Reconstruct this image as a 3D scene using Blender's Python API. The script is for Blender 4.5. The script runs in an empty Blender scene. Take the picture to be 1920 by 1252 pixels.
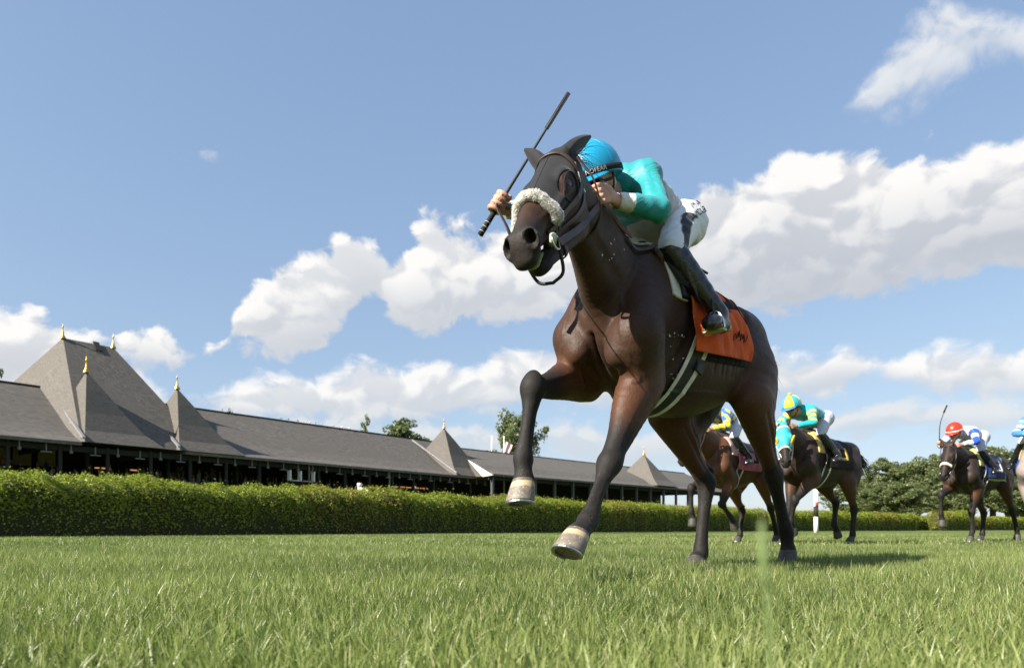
import bpy, bmesh, math, random
import numpy as np
from mathutils import Vector, Matrix

# ------------------------------------------------------------------ camera, sky, sun
SC = bpy.context.scene
COL = SC.collection
R = math.radians
CAM_H = 0.24
cam_d = bpy.data.cameras.new('camera'); cam = bpy.data.objects.new('camera', cam_d); COL.objects.link(cam)
cam.location = (0, 0, CAM_H); cam.rotation_euler = (R(90), 0, 0)
cam_d.lens = 24.0; cam_d.sensor_width = 36.0; cam_d.shift_y = 364 / 1920
cam_d.clip_start = 0.02; cam_d.clip_end = 4000
cam_d.dof.use_dof = True; cam_d.dof.focus_distance = 2.9; cam_d.dof.aperture_fstop = 4.5
SC.camera = cam

SUN_DIR = Vector((-0.82, -0.57, 0)).normalized()          # horizontal direction towards the sun
SUN_EL = R(35)
sun_d = bpy.data.lights.new('sun', 'SUN'); sun = bpy.data.objects.new('sun', sun_d); COL.objects.link(sun)
sun_d.energy = 5.0; sun_d.angle = R(0.53); sun_d.color = (1.0, 0.93, 0.82)
sv = Vector((SUN_DIR.x * math.cos(SUN_EL), SUN_DIR.y * math.cos(SUN_EL), math.sin(SUN_EL)))
sun.rotation_euler = sv.to_track_quat('Z', 'Y').to_euler(); sun.location = (-6, -4, 8)

SC.render.engine = 'CYCLES'
SC.cycles.use_denoising = True
SC.cycles.max_bounces = 6; SC.cycles.transparent_max_bounces = 8
SC.cycles.caustics_reflective = False; SC.cycles.caustics_refractive = False
SC.view_settings.view_transform = 'Standard'; SC.view_settings.look = 'None'
SC.view_settings.gamma = 1.0; SC.view_settings.use_curve_mapping = False
SC.view_settings.exposure = 1.25

WORLD = bpy.data.worlds.new('World'); SC.world = WORLD; WORLD.use_nodes = True

# ------------------------------------------------------------------ helpers: nodes, materials, objects
def N(nt, t, **kw):
    n = nt.nodes.new(t)
    for k, v in kw.items():
        if k.startswith('i_'):
            n.inputs[int(k[2:])].default_value = v
        else:
            setattr(n, k, v)
    return n
def ML(nt, op, a, b=None, c=None, clamp=False):
    n = nt.nodes.new('ShaderNodeMath'); n.operation = op; n.use_clamp = clamp
    for i, v in enumerate((a, b, c)):
        if v is None: continue
        if isinstance(v, (int, float)): n.inputs[i].default_value = v
        else: nt.links.new(v, n.inputs[i])
    return n.outputs[0]
def VM(nt, op, a, b=None):
    n = nt.nodes.new('ShaderNodeVectorMath'); n.operation = op
    for i, v in enumerate((a, b)):
        if v is None: continue
        if isinstance(v, (tuple, list)): n.inputs[i].default_value = v
        elif isinstance(v, (int, float)): n.inputs[3].default_value = v
        else: nt.links.new(v, n.inputs[i])
    return n.outputs['Value'] if op in ('LENGTH', 'DISTANCE', 'DOT_PRODUCT') else n.outputs[0]
def SMOOTH(nt, x, a, b):
    n = nt.nodes.new('ShaderNodeMapRange'); n.interpolation_type = 'SMOOTHSTEP'
    nt.links.new(x, n.inputs[0]); n.inputs[1].default_value = a; n.inputs[2].default_value = b
    return n.outputs[0]
def MIXC(nt, f, a, b, mode='MIX'):
    n = nt.nodes.new('ShaderNodeMix'); n.data_type = 'RGBA'; n.blend_type = mode
    for s, v in ((n.inputs[0], f), (n.inputs[6], a), (n.inputs[7], b)):
        if isinstance(v, (int, float)): s.default_value = v
        elif isinstance(v, (tuple, list)): s.default_value = (*v[:3], 1)
        else: nt.links.new(v, s)
    return n.outputs[2]
def NOISE(nt, vec, scale, detail=4, rough=.5, dist=0.0, dim='3D'):
    n = nt.nodes.new('ShaderNodeTexNoise'); n.noise_dimensions = dim
    if vec is not None: nt.links.new(vec, n.inputs['Vector'])
    n.inputs['Scale'].default_value = scale; n.inputs['Detail'].default_value = detail
    n.inputs['Roughness'].default_value = rough; n.inputs['Distortion'].default_value = dist
    return n.outputs['Fac']

def mat(name, col, rough=.6, col2=None, nscale=8, bump=0.0, bscale=60, metal=0.0, sheen=0.0, spec=.5, attr=None, attr_cols=None, bdist=.002, trans=0.0):
    """noise-varied principled material; attr_cols = [(threshold colour)] blended over by the point attribute attr"""
    m = bpy.data.materials.new(name); m.use_nodes = True; nt = m.node_tree
    bs = nt.nodes['Principled BSDF']
    tc = N(nt, 'ShaderNodeTexCoord').outputs['Object']
    col2 = col2 or tuple(c * .72 for c in col)
    f = SMOOTH(nt, NOISE(nt, tc, nscale, 5, .6), .3, .7)
    c = MIXC(nt, f, col, col2)
    if attr:
        a = N(nt, 'ShaderNodeAttribute', attribute_name=attr)
        for i, cc in enumerate(attr_cols):
            ch = nt.nodes.new('ShaderNodeSeparateColor') if i == 0 else sep
            if i == 0:
                sep = ch; nt.links.new(a.outputs['Color'], sep.inputs[0])
            c = MIXC(nt, sep.outputs[i], c, cc)
    nt.links.new(c, bs.inputs['Base Color'])
    bs.inputs['Roughness'].default_value = rough; bs.inputs['Metallic'].default_value = metal
    bs.inputs['Specular IOR Level'].default_value = spec
    if sheen: bs.inputs['Sheen Weight'].default_value = sheen
    if bump:
        b = N(nt, 'ShaderNodeBump'); b.inputs['Strength'].default_value = bump; b.inputs['Distance'].default_value = bdist
        nt.links.new(NOISE(nt, tc, bscale, 4, .6), b.inputs['Height']); nt.links.new(b.outputs[0], bs.inputs['Normal'])
    return m

def link(o, parent=None):
    COL.objects.link(o)
    if parent: o.parent = parent
    return o
def tag(o, label=None, cat=None, group=None, kind=None):
    if label: o['label'] = label
    if cat: o['category'] = cat
    if group: o['group'] = group
    if kind: o['kind'] = kind
    return o
def empty(name, loc=(0, 0, 0), rz=0.0, label=None, cat=None, group=None):
    o = bpy.data.objects.new(name, None); o.location = loc; o.rotation_euler = (0, 0, rz); o.empty_display_size = .1
    return tag(link(o), label, cat, group)
def mesh_np(name, V, F, material, parent=None, smooth=True, mats=None, mi=None, attrs=None):
    """V (n,3); F (m,k) array of equal-size faces, or a list of such arrays"""
    me = bpy.data.meshes.new(name)
    V = np.asarray(V, np.float32)
    Fs = [np.asarray(f, np.int32) for f in (F if isinstance(F, list) else [F]) if len(f)]
    loops = np.concatenate([f.ravel() for f in Fs]); tot = np.concatenate([np.full(len(f), f.shape[1], np.int32) for f in Fs])
    start = np.concatenate([[0], np.cumsum(tot)[:-1]]).astype(np.int32)
    me.vertices.add(len(V)); me.vertices.foreach_set('co', V.ravel())
    me.loops.add(len(loops)); me.loops.foreach_set('vertex_index', loops)
    me.polygons.add(len(tot)); me.polygons.foreach_set('loop_start', start)
    for m in (mats or [material]): me.materials.append(m)
    if mi is not None: me.polygons.foreach_set('material_index', np.asarray(mi, np.int32))
    me.polygons.foreach_set('use_smooth', np.full(len(tot), bool(smooth)))
    if attrs:
        for k, a in attrs.items():
            a = np.asarray(a, np.float32)
            if a.ndim == 2:
                at = me.attributes.new(k, 'FLOAT_COLOR', 'POINT'); at.data.foreach_set('color', np.concatenate([a, np.ones((len(a), 1), np.float32)], 1).ravel())
            else:
                at = me.attributes.new(k, 'FLOAT', 'POINT'); at.data.foreach_set('value', a)
    me.update(calc_edges=True); me.validate()
    o = bpy.data.objects.new(name, me)
    return link(o, parent)
def V3(*a): return np.array(a, float)
def nrm(v): v = np.asarray(v, float); return v / max(np.linalg.norm(v), 1e-9)
def sstep(x, a, b):
    t = np.clip((x - a) / (b - a), 0, 1); return t * t * (3 - 2 * t)

# ------------------------------------------------------------------ implicit surface sculpting
def catmull(P, n=4):
    """smooth resampling of rows (points and any per-point values)"""
    P = np.asarray(P, float)
    if len(P) < 3 or n <= 1: return P
    Q = np.vstack([2 * P[0] - P[1], P, 2 * P[-1] - P[-2]]); out = []
    for i in range(1, len(Q) - 2):
        p0, p1, p2, p3 = Q[i - 1:i + 3]
        for t in np.arange(n) / n:
            out.append(.5 * (2 * p1 + (p2 - p0) * t + (2 * p0 - 5 * p1 + 4 * p2 - p3) * t * t + (3 * p1 - p0 - 3 * p2 + p3) * t ** 3))
    out.append(P[-1]); return np.array(out)

class Sculpt:
    def __init__(s, lo, hi, res):
        s.lo = np.asarray(lo, float); s.res = res
        s.n = np.ceil((np.asarray(hi, float) - s.lo) / res).astype(int) + 1
        s.d = np.full(s.n, .3, np.float32)
        s.ax = [(s.lo[i] + res * np.arange(s.n[i])).astype(np.float32) for i in range(3)]
    def _box(s, lo, hi, m):
        a = np.clip(np.floor((np.asarray(lo) - m - s.lo) / s.res).astype(int), 0, s.n)
        b = np.clip(np.ceil((np.asarray(hi) + m - s.lo) / s.res).astype(int) + 1, 0, s.n)
        if np.any(b <= a): return None
        sl = tuple(slice(a[i], b[i]) for i in range(3))
        P = np.meshgrid(*[s.ax[i][sl[i]] for i in range(3)], indexing='ij')
        return sl, P
    def _op(s, sl, e, k, mode):
        d = s.d[sl]
        if mode == 'sub': d, e = -d, e
        if k > 0:
            h = np.maximum(k - np.abs(d - e), 0) / k; r = np.minimum(d, e) - h * h * k * .25
        else: r = np.minimum(d, e)
        if mode == 'sub': r = -r
        s.d[sl] = r
    @staticmethod
    def _segd(P, a, b, side, wa, wb, ha, hb):
        ab = b - a; L2 = ab @ ab
        if L2 < 1e-10: ax = V3(0, 0, 1); L2 = 1e-10
        else: ax = ab / math.sqrt(L2)
        sd = np.asarray(side, float); sd = sd - (sd @ ax) * ax
        if np.linalg.norm(sd) < 1e-4: sd = np.cross(ax, V3(1, 0, .3))
        sd = nrm(sd); up = np.cross(ax, sd)
        q = [P[i] - np.float32(a[i]) for i in range(3)]
        f32 = np.float32
        t = np.clip((q[0] * f32(ab[0]) + q[1] * f32(ab[1]) + q[2] * f32(ab[2])) / f32(L2), 0, 1)
        q = [q[i] - t * f32(ab[i]) for i in range(3)]
        dot = lambda v: q[0] * f32(v[0]) + q[1] * f32(v[1]) + q[2] * f32(v[2])
        qs, qu, qa = dot(sd), dot(up), dot(ax)
        w = f32(wa) + f32(wb - wa) * t; h = f32(ha) + f32(hb - ha) * t; m = np.minimum(w, h)
        k0 = np.sqrt((qs / w) ** 2 + (qu / h) ** 2 + (qa / m) ** 2); k1 = np.sqrt((qs / w ** 2) ** 2 + (qu / h ** 2) ** 2 + (qa / m ** 2) ** 2)
        return np.where(k1 > 1e-6, k0 * (k0 - 1) / np.maximum(k1, 1e-6), -m)
    def seg(s, a, b, side, wa, wb, ha, hb, k=.02, mode='add', infl=0.0):
        s.chain([(*a, wa, ha), (*b, wb, hb)], side, k, 1, mode=mode, infl=infl)
    def chain(s, rows, side, k=.02, n=3, kin=0, mode='add', infl=0.0):
        """rows: (x,y,z,w,h); a limb with elliptical sections, w across along side, h the other way"""
        Q = catmull(rows, n).astype(float); Q[:, 3:] = np.maximum(Q[:, 3:], .003) + infl
        rm = Q[:, 3:].max() + k + .04
        big = s._box(Q[:, :3].min(0), Q[:, :3].max(0), rm)
        if big is None: return
        buf = np.full([x.stop - x.start for x in big[0]], .3, np.float32); off = [x.start for x in big[0]]
        for i in range(len(Q) - 1):
            b = s._box(np.minimum(Q[i, :3], Q[i + 1, :3]), np.maximum(Q[i, :3], Q[i + 1, :3]), Q[i:i + 2, 3:].max() + k + .04)
            if b is None: continue
            sl = tuple(slice(x.start - o, x.stop - o) for x, o in zip(b[0], off))
            e = s._segd(b[1], Q[i, :3], Q[i + 1, :3], side, Q[i, 3], Q[i + 1, 3], Q[i, 4], Q[i + 1, 4])
            buf[sl] = np.minimum(buf[sl], e)
        s._op(big[0], buf, k, mode)
    def ell(s, c, M, r, k=.02, mode='add', infl=0.0):
        """ellipsoid: M rows are its unit axes, r radii"""
        c = np.asarray(c, float); M = np.asarray(M, float); r = np.asarray(r, float) + infl
        b = s._box(c, c, max(r) + k + .03)
        if b is None: return
        sl, P = b; q = [P[i] - c[i] for i in range(3)]
        k0 = 0; k1 = 0
        for j in range(3):
            x = q[0] * M[j][0] + q[1] * M[j][1] + q[2] * M[j][2]
            k0 = k0 + (x / r[j]) ** 2; k1 = k1 + (x / r[j] ** 2) ** 2
        k0 = np.sqrt(k0); k1 = np.sqrt(k1)
        e = np.where(k1 > 1e-6, k0 * (k0 - 1) / np.maximum(k1, 1e-6), -min(r))
        s._op(sl, e.astype(np.float32), k, mode)
    def plane(s, p, nr, k=.004):
        """cut away what lies on the side nr points to"""
        P = np.meshgrid(*s.ax, indexing='ij', sparse=True); p = np.asarray(p, float); nr = nrm(nr)
        e = (P[0] - p[0]) * nr[0] + (P[1] - p[1]) * nr[1] + (P[2] - p[2]) * nr[2]
        s.d = np.maximum(s.d, e.astype(np.float32))
    def sample(s, P):
        q = (np.asarray(P, float) - s.lo) / s.res; q = np.clip(q, 0, s.n - 1.001); i = np.floor(q).astype(int); f = q - i; r = 0
        for dx in (0, 1):
            for dy in (0, 1):
                for dz in (0, 1):
                    w = (f[..., 0] if dx else 1 - f[..., 0]) * (f[..., 1] if dy else 1 - f[..., 1]) * (f[..., 2] if dz else 1 - f[..., 2])
                    r = r + w * s.d[i[..., 0] + dx, i[..., 1] + dy, i[..., 2] + dz]
        return r
    def grad(s, P, h=None):
        h = h or s.res * 1.5; P = np.asarray(P, float)
        g = np.stack([s.sample(P + e) - s.sample(P - e) for e in np.eye(3) * h], -1)
        return g / np.maximum(np.linalg.norm(g, axis=-1, keepdims=True), 1e-6)
    def snap(s, P, off, it=12):
        P = np.array(P, float)
        for _ in range(it): P = P + s.grad(P) * np.clip(off - s.sample(P), -.03, .03)[..., None] * .8
        return P
    def mesh(s, smooth=2):
        d = s.d; ins = d < 0
        acc = np.zeros(tuple(s.n - 1) + (3,), np.float32); cnt = np.zeros(tuple(s.n - 1), np.uint8)
        nx, ny, nz = s.n - 1
        for axis in range(3):
            sa = [slice(None)] * 3; sb = [slice(None)] * 3; sa[axis] = slice(0, -1); sb[axis] = slice(1, None)
            I = np.argwhere(ins[tuple(sa)] != ins[tuple(sb)])
            if not len(I): continue
            J = I.copy(); J[:, axis] += 1
            d0 = d[tuple(I.T)]; d1 = d[tuple(J.T)]; t = d0 / (d0 - d1)
            p = I.astype(np.float32); p[:, axis] += t
            o = [i for i in range(3) if i != axis]
            for u in (0, -1):
                for v in (0, -1):
                    C = I.copy(); C[:, o[0]] += u; C[:, o[1]] += v
                    ok = np.all((C >= 0) & (C < s.n - 1), 1)
                    np.add.at(acc, tuple(C[ok].T), p[ok]); np.add.at(cnt, tuple(C[ok].T), 1)
        act = cnt > 0; idx = np.full(tuple(s.n - 1), -1, np.int32); idx[act] = np.arange(act.sum())
        V = acc[act] / cnt[act][:, None]
        Fs = []
        for axis in range(3):
            sa = [slice(None)] * 3; sb = [slice(None)] * 3; sa[axis] = slice(0, -1); sb[axis] = slice(1, None)
            A = ins[tuple(sa)]; B = ins[tuple(sb)]
            I = np.argwhere(A != B)
            if not len(I): continue
            o = [(axis + 1) % 3, (axis + 2) % 3]
            ok = (I[:, o[0]] > 0) & (I[:, o[1]] > 0) & (I[:, o[0]] < s.n[o[0]] - 1) & (I[:, o[1]] < s.n[o[1]] - 1); I = I[ok]
            def cell(u, v):
                C = I.copy(); C[:, o[0]] += u; C[:, o[1]] += v; return idx[tuple(C.T)]
            q = np.stack([cell(-1, -1), cell(0, -1), cell(0, 0), cell(-1, 0)], 1)
            fl = ~A[tuple(I.T)]; q[fl] = q[fl][:, ::-1]
            Fs.append(q)
        F = np.concatenate(Fs); F = F[np.all(F >= 0, 1)]
        E = np.concatenate([F[:, [i, (i + 1) % 4]] for i in range(4)])
        deg = np.bincount(E.ravel(), minlength=len(V)).astype(np.float32)[:, None]
        def lap(X):
            out = np.empty_like(X)
            for c in range(3):
                out[:, c] = np.bincount(E[:, 0], X[E[:, 1], c], len(X)) + np.bincount(E[:, 1], X[E[:, 0], c], len(X))
            return out / np.maximum(deg, 1) - X
        for _ in range(smooth):
            V = V + .5 * lap(V); V = V - .52 * lap(V) * (.9 if smooth > 1 else .5)
        return V * s.res + s.lo.astype(np.float32), F

def strap(name, pts, width, thick, matl, parent, field=None, off=.003, normal=None, n=8, closed=False, snap=True):
    """flat band along pts; lies on the field's surface when one is given"""
    P = catmull(np.asarray(pts, float), n)
    if field is not None and snap: P = field.snap(P, off + thick / 2)
    T = np.gradient(P, axis=0); T /= np.maximum(np.linalg.norm(T, axis=1, keepdims=True), 1e-9)
    if field is not None: Nn = field.grad(P, .012)
    else: Nn = np.tile(np.asarray(normal if normal is not None else (0, 0, 1), float), (len(P), 1))
    Nn = Nn - (Nn * T).sum(1, keepdims=True) * T; Nn /= np.maximum(np.linalg.norm(Nn, axis=1, keepdims=True), 1e-9)
    B = np.cross(T, Nn); w = np.broadcast_to(np.asarray(width, float), (len(P),))[:, None] / 2; t = thick / 2
    prof = [(-1, -1), (-1, .5), (-.85, 1), (.85, 1), (1, .5), (1, -1)]; m = len(prof)
    V = np.stack([P + B * w * a + Nn * t * b for a, b in prof], 1).reshape(-1, 3)
    F = [[i * m + j, i * m + (j + 1) % m, (i + 1) * m + (j + 1) % m, (i + 1) * m + j] for i in range(len(P) - 1) for j in range(m)]
    return mesh_np(name, V, [np.array(F), np.array([list(range(m))[::-1], [len(V) - m + j for j in range(m)]])], matl, parent, smooth=False)
def tube(name, pts, rad, matl, parent, n=6, m=10, cap=True, smooth=True):
    P = catmull(np.asarray(pts, float), n); rr = np.atleast_1d(np.asarray(rad, float))
    rr = np.interp(np.linspace(0, 1, len(P)), np.linspace(0, 1, len(rr)), rr) if len(rr) > 1 else np.full(len(P), rr[0])
    T = np.gradient(P, axis=0); T /= np.maximum(np.linalg.norm(T, axis=1, keepdims=True), 1e-9)
    ref = V3(0, 0, 1) if abs(T[0, 2]) < .8 else V3(1, 0, 0); A = np.cross(T, ref)
    for i in range(1, len(A)):
        v = A[i - 1] - (A[i - 1] @ T[i]) * T[i]; A[i] = nrm(v)
    A[0] = nrm(A[0]); B = np.cross(T, A); th = 2 * np.pi * np.arange(m) / m
    V = (P[:, None] + rr[:, None, None] * (np.cos(th)[None, :, None] * A[:, None] + np.sin(th)[None, :, None] * B[:, None])).reshape(-1, 3)
    F = [[i * m + j, (i + 1) * m + j, (i + 1) * m + (j + 1) % m, i * m + (j + 1) % m] for i in range(len(P) - 1) for j in range(m)]
    Fl = [np.array(F)]
    if cap: Fl.append(np.array([list(range(m)), [len(V) - m + j for j in range(m)][::-1]]))
    return mesh_np(name, V, Fl, matl, parent, smooth)
def torus(name, c, ax, r, r2, matl, parent, n=24, m=8, e=(1, 1)):
    M = nrm_frame(ax, (0, .3, 1)); th = 2 * np.pi * np.arange(n) / n
    P = [np.asarray(c) + r * (e[0] * math.cos(t) * M[1] + e[1] * math.sin(t) * M[2]) for t in th] 
    P.append(P[0]); return tube(name, P, r2, matl, parent, 1, m, cap=False)
def nrm_frame(ax, side=(0, 1, 0)):
    ax = nrm(ax); sd = np.asarray(side, float); sd = sd - (sd @ ax) * ax
    if np.linalg.norm(sd) < 1e-4: sd = np.cross(ax, V3(1, .2, .3))
    sd = nrm(sd); return np.array([ax, sd, np.cross(ax, sd)])
def strands(name, roots, dirs, length, gravity, rad, matl, parent, seg=7, seed=0, curl=.3):
    """hair: thin three-sided tapering strands"""
    rng = np.random.default_rng(seed); V = []; F = []; 
    for p, d in zip(roots, dirs):
        l = length * rng.uniform(.55, 1.15); d = nrm(np.asarray(d) + rng.normal(0, curl * .5, 3)); p = np.array(p, float); g = np.asarray(gravity) * rng.uniform(.6, 1.4)
        cv = rng.normal(0, curl, 3); base = len(V)
        for i in range(seg + 1):
            r = rad * (1 - i / (seg + .5)); M = nrm_frame(d, (.3, .2, 1))
            for k in range(3): V.append(p + r * (math.cos(k * 2.094) * M[1] + math.sin(k * 2.094) * M[2]))
            p = p + d * l / seg; d = nrm(d + (g + cv * .35) / seg)
        F += [[base + 3 * i + k, base + 3 * i + (k + 1) % 3, base + 3 * i + 3 + (k + 1) % 3, base + 3 * i + 3 + k] for i in range(seg) for k in range(3)]
    return mesh_np(name, V, np.array(F), matl, parent)
# ------------------------------------------------------------------ sky: clear-air sky texture with cumulus banks laid out by compass direction and height
def build_sky():
    nt = WORLD.node_tree; bg = nt.nodes['Background']
    sky = N(nt, 'ShaderNodeTexSky'); sky.sky_type = 'NISHITA'; sky.sun_disc = False
    sky.sun_elevation = SUN_EL; sky.sun_rotation = math.atan2(SUN_DIR.x, SUN_DIR.y); sky.altitude = 100; sky.air_density = 1.0; sky.dust_density = .6; sky.ozone_density = 1.6
    d = N(nt, 'ShaderNodeTexCoord').outputs['Generated']
    sp = N(nt, 'ShaderNodeSeparateXYZ'); nt.links.new(d, sp.inputs[0]); x, y, z = sp.outputs
    az = ML(nt, 'ARCTAN2', x, y); hyp = ML(nt, 'SQRT', ML(nt, 'ADD', ML(nt, 'MULTIPLY', x, x), ML(nt, 'MULTIPLY', y, y))); el = ML(nt, 'ARCTAN2', z, hyp)
    W = R(52)
    t0 = ML(nt, 'PINGPONG', ML(nt, 'ADD', ML(nt, 'DIVIDE', az, 2 * W), .5), 1.0)       # the banks repeat mirrored round the horizon
    # billow noise on the direction sphere, flattened a little
    mp = N(nt, 'ShaderNodeMapping'); nt.links.new(d, mp.inputs[0]); mp.inputs['Scale'].default_value = (1, 1, 1.35)
    wv = N(nt, 'ShaderNodeTexNoise'); nt.links.new(mp.outputs[0], wv.inputs['Vector']); wv.inputs['Scale'].default_value = 7; wv.inputs['Detail'].default_value = 3
    warp = VM(nt, 'SCALE', VM(nt, 'SUBTRACT', wv.outputs['Color'], (.5, .5, .5)), .10)
    v1 = VM(nt, 'ADD', mp.outputs[0], warp)
    def fbm(vec, sc=13, det=9, ro=.58): return NOISE(nt, vec, sc, det, ro)
    def billow(vec):
        a = fbm(vec, 5.5, 3, .5); b = fbm(vec, 15, 8, .58)
        def puff(sc, sm):
            v = N(nt, 'ShaderNodeTexVoronoi'); v.feature = 'F1'; nt.links.new(vec, v.inputs['Vector']); v.inputs['Scale'].default_value = sc
            return ML(nt, 'SUBTRACT', 1.0, v.outputs['Distance'])
        return ML(nt, 'ADD', ML(nt, 'ADD', ML(nt, 'MULTIPLY', a, .38), ML(nt, 'MULTIPLY', b, .30)), ML(nt, 'ADD', ML(nt, 'MULTIPLY', puff(12, .35), .24), ML(nt, 'MULTIPLY', puff(29, .3), .13)))
    n0 = billow(v1)
    sunward = (SUN_DIR.x * .016, SUN_DIR.y * .016 * .4, .024)
    n1 = billow(VM(nt, 'ADD', v1, sunward))
    lit = ML(nt, 'SUBTRACT', n0, n1)                                                     # >0 where the cloud thins out towards the sun
    fine = fbm(v1, 60, 4, .6)
    def a_e(px, py):
        a = math.atan((px - 960) / 1280); return (a / (2 * W) + .5, math.atan((990 - py) / 1280 * math.cos(a)))
    def curve(pts, dflt):
        n = N(nt, 'ShaderNodeFloatCurve'); c = n.mapping; c.clip_min_y = -1; c.clip_max_y = 2; cu = c.curves[0]
        P = sorted(a_e(*p) for p in pts)
        while len(cu.points) < len(P): cu.points.new(.5, .5)
        for q, (a, e) in zip(cu.points, P): q.location = (a, e); q.handle_type = 'AUTO_CLAMPED'
        c.use_clip = False; c.update(); nt.links.new(t0, n.inputs['Value']); return n.outputs[0]
    col = sky.outputs[0]
    SKY_STR = .15
    skyc = VM(nt, 'SCALE', col, SKY_STR)
    s3 = N(nt, 'ShaderNodeSeparateXYZ'); nt.links.new(skyc, s3.inputs[0]); cb = N(nt, 'ShaderNodeCombineXYZ')      # the camera's soft shoulder on the bright air near the horizon
    for i, (g_, k_) in enumerate(((.53, 0.3146), (.48, 0.3379), (.38, 0.3774))): nt.links.new(ML(nt, 'MULTIPLY', ML(nt, 'POWER', ML(nt, 'MAXIMUM', s3.outputs[i], .0), g_), k_), cb.inputs[i])
    skyc = cb.outputs[0]
    acc = skyc
    def layer(top, bot, amp, soft, white, grey, opac, hgt):
        nonlocal acc
        T = curve(top, 0); B = curve(bot, 0)
        nn = ML(nt, 'MULTIPLY', ML(nt, 'SUBTRACT', n0, .50), amp)
        up = ML(nt, 'ADD', ML(nt, 'SUBTRACT', T, el), nn); dn = ML(nt, 'ADD', ML(nt, 'SUBTRACT', el, B), ML(nt, 'MULTIPLY', nn, .7))
        dd = ML(nt, 'MINIMUM', up, dn)
        m = ML(nt, 'MULTIPLY', SMOOTH(nt, ML(nt, 'ADD', dd, ML(nt, 'MULTIPLY', ML(nt, 'SUBTRACT', fine, .5), amp * .10)), 0, soft), opac)
        hh = SMOOTH(nt, ML(nt, 'DIVIDE', ML(nt, 'SUBTRACT', el, B), ML(nt, 'MAXIMUM', ML(nt, 'SUBTRACT', T, B), .02)), -.05, hgt)
        lt = SMOOTH(nt, lit, -.055, .065)
        br = ML(nt, 'MULTIPLY', ML(nt, 'ADD', .10, ML(nt, 'MULTIPLY', hh, .95)), ML(nt, 'ADD', .38, ML(nt, 'MULTIPLY', lt, .72)), clamp=True)
        edge = SMOOTH(nt, dd, soft * 2.2, 0.0); br = ML(nt, 'ADD', br, ML(nt, 'MULTIPLY', edge, .12), clamp=True)
        c = MIXC(nt, br, grey, white); acc = MIXC(nt, m, acc, c)
    WH = (0.428, 0.420, 0.408); GR = (0.235, 0.251, 0.279)
    # thin high wisps top right and the one small shred on the left
    layer([(-250, 1100), (300, 1100), (325, 297), (360, 288), (400, 290), (425, 300), (450, 1100), (1480, 1100), (1560, 195), (1640, 100), (1700, 40), (1800, 5), (1920, -25), (2200, -60)],
          [(-250, 300), (300, 300), (325, 300), (360, 304), (400, 302), (425, 302), (450, 300), (1480, 222), (1560, 226), (1640, 232), (1700, 215), (1800, 165), (1920, 145), (2200, 90)], .20, .04, (0.369, 0.373, 0.377), (0.259, 0.282, 0.322), .85, .8)
    # the low bank along the horizon
    layer([(-200, 690), (0, 655), (200, 670), (340, 742), (430, 715), (560, 715), (700, 688), (850, 680), (1000, 652), (1200, 690), (1450, 676), (1560, 640), (1700, 655), (1920, 632), (2150, 640)],
          [(-200, 800), (0, 800), (340, 772), (500, 790), (800, 800), (1050, 770), (1250, 770), (1450, 745), (1600, 715), (1750, 745), (1920, 752), (2150, 750)], .155, .024, WH, (0.235, 0.255, 0.286), .93, .85)
    layer([(-200, 820), (340, 780), (700, 775), (1050, 785), (1250, 785), (1500, 785), (1620, 765), (1700, 748), (1920, 742), (2150, 740)],
          [(-200, 900), (340, 880), (700, 850), (1050, 880), (1250, 870), (1500, 840), (1620, 800), (1700, 808), (1920, 815), (2150, 820)], .19, .03, (0.353, 0.353, 0.353), (0.243, 0.275, 0.310), .8, .8)
    # mid clouds on the left and centre
    layer([(-250, 590), (0, 596), (70, 600), (200, 606), (280, 592), (350, 640), (395, 645), (440, 575), (520, 482), (600, 470), (660, 452), (740, 452), (800, 418), (870, 420), (960, 425), (1060, 440), (1120, 490), (1180, 560), (1230, 630), (1300, 760), (2200, 1100)],
          [(-250, 730), (0, 712), (150, 700), (280, 690), (350, 690), (440, 655), (540, 660), (640, 620), (700, 580), (760, 615), (860, 610), (960, 605), (1060, 600), (1150, 590), (1230, 570), (2200, 560)], .18, .016, WH, GR, .97, .8)
    # the big bank on the right
    layer([(-250, 1100), (1100, 760), (1170, 600), (1230, 490), (1310, 385), (1370, 352), (1420, 325), (1480, 262), (1540, 290), (1620, 285), (1700, 276), (1800, 262), (1920, 240), (2200, 220)],
          [(-250, 540), (1170, 540), (1230, 545), (1310, 562), (1420, 580), (1520, 580), (1650, 560), (1800, 520), (1920, 505), (2200, 510)], .19, .020, WH, (0.208, 0.224, 0.255), .97, 1.05)
    nt.links.new(acc, bg.inputs[0]); bg.inputs[1].default_value = 1.0
    try: WORLD.cycles.sampling_method = 'MANUAL'; WORLD.cycles.sample_map_resolution = 512
    except Exception: pass
build_sky()
# ------------------------------------------------------------------ turf
def grass_material(name, cols, trans=.35):
    m = bpy.data.materials.new(name); m.use_nodes = True; nt = m.node_tree; bs = nt.nodes['Principled BSDF']
    at = N(nt, 'ShaderNodeAttribute', attribute_name='tint'); sp = N(nt, 'ShaderNodeSeparateColor'); nt.links.new(at.outputs['Color'], sp.inputs[0])
    c = MIXC(nt, sp.outputs[0], cols[0], cols[1]); c = MIXC(nt, sp.outputs[1], c, cols[2])
    nt.links.new(c, bs.inputs['Base Color']); bs.inputs['Roughness'].default_value = .42; bs.inputs['Specular IOR Level'].default_value = .5
    tr = N(nt, 'ShaderNodeBsdfTranslucent'); nt.links.new(MIXC(nt, .5, c, (.30, .42, .06), 'MIX'), tr.inputs[0])
    mx = N(nt, 'ShaderNodeMixShader'); mx.inputs[0].default_value = trans; nt.links.new(bs.outputs[0], mx.inputs[1]); nt.links.new(tr.outputs[0], mx.inputs[2])
    nt.links.new(mx.outputs[0], nt.nodes['Material Output'].inputs[0]); return m
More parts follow.
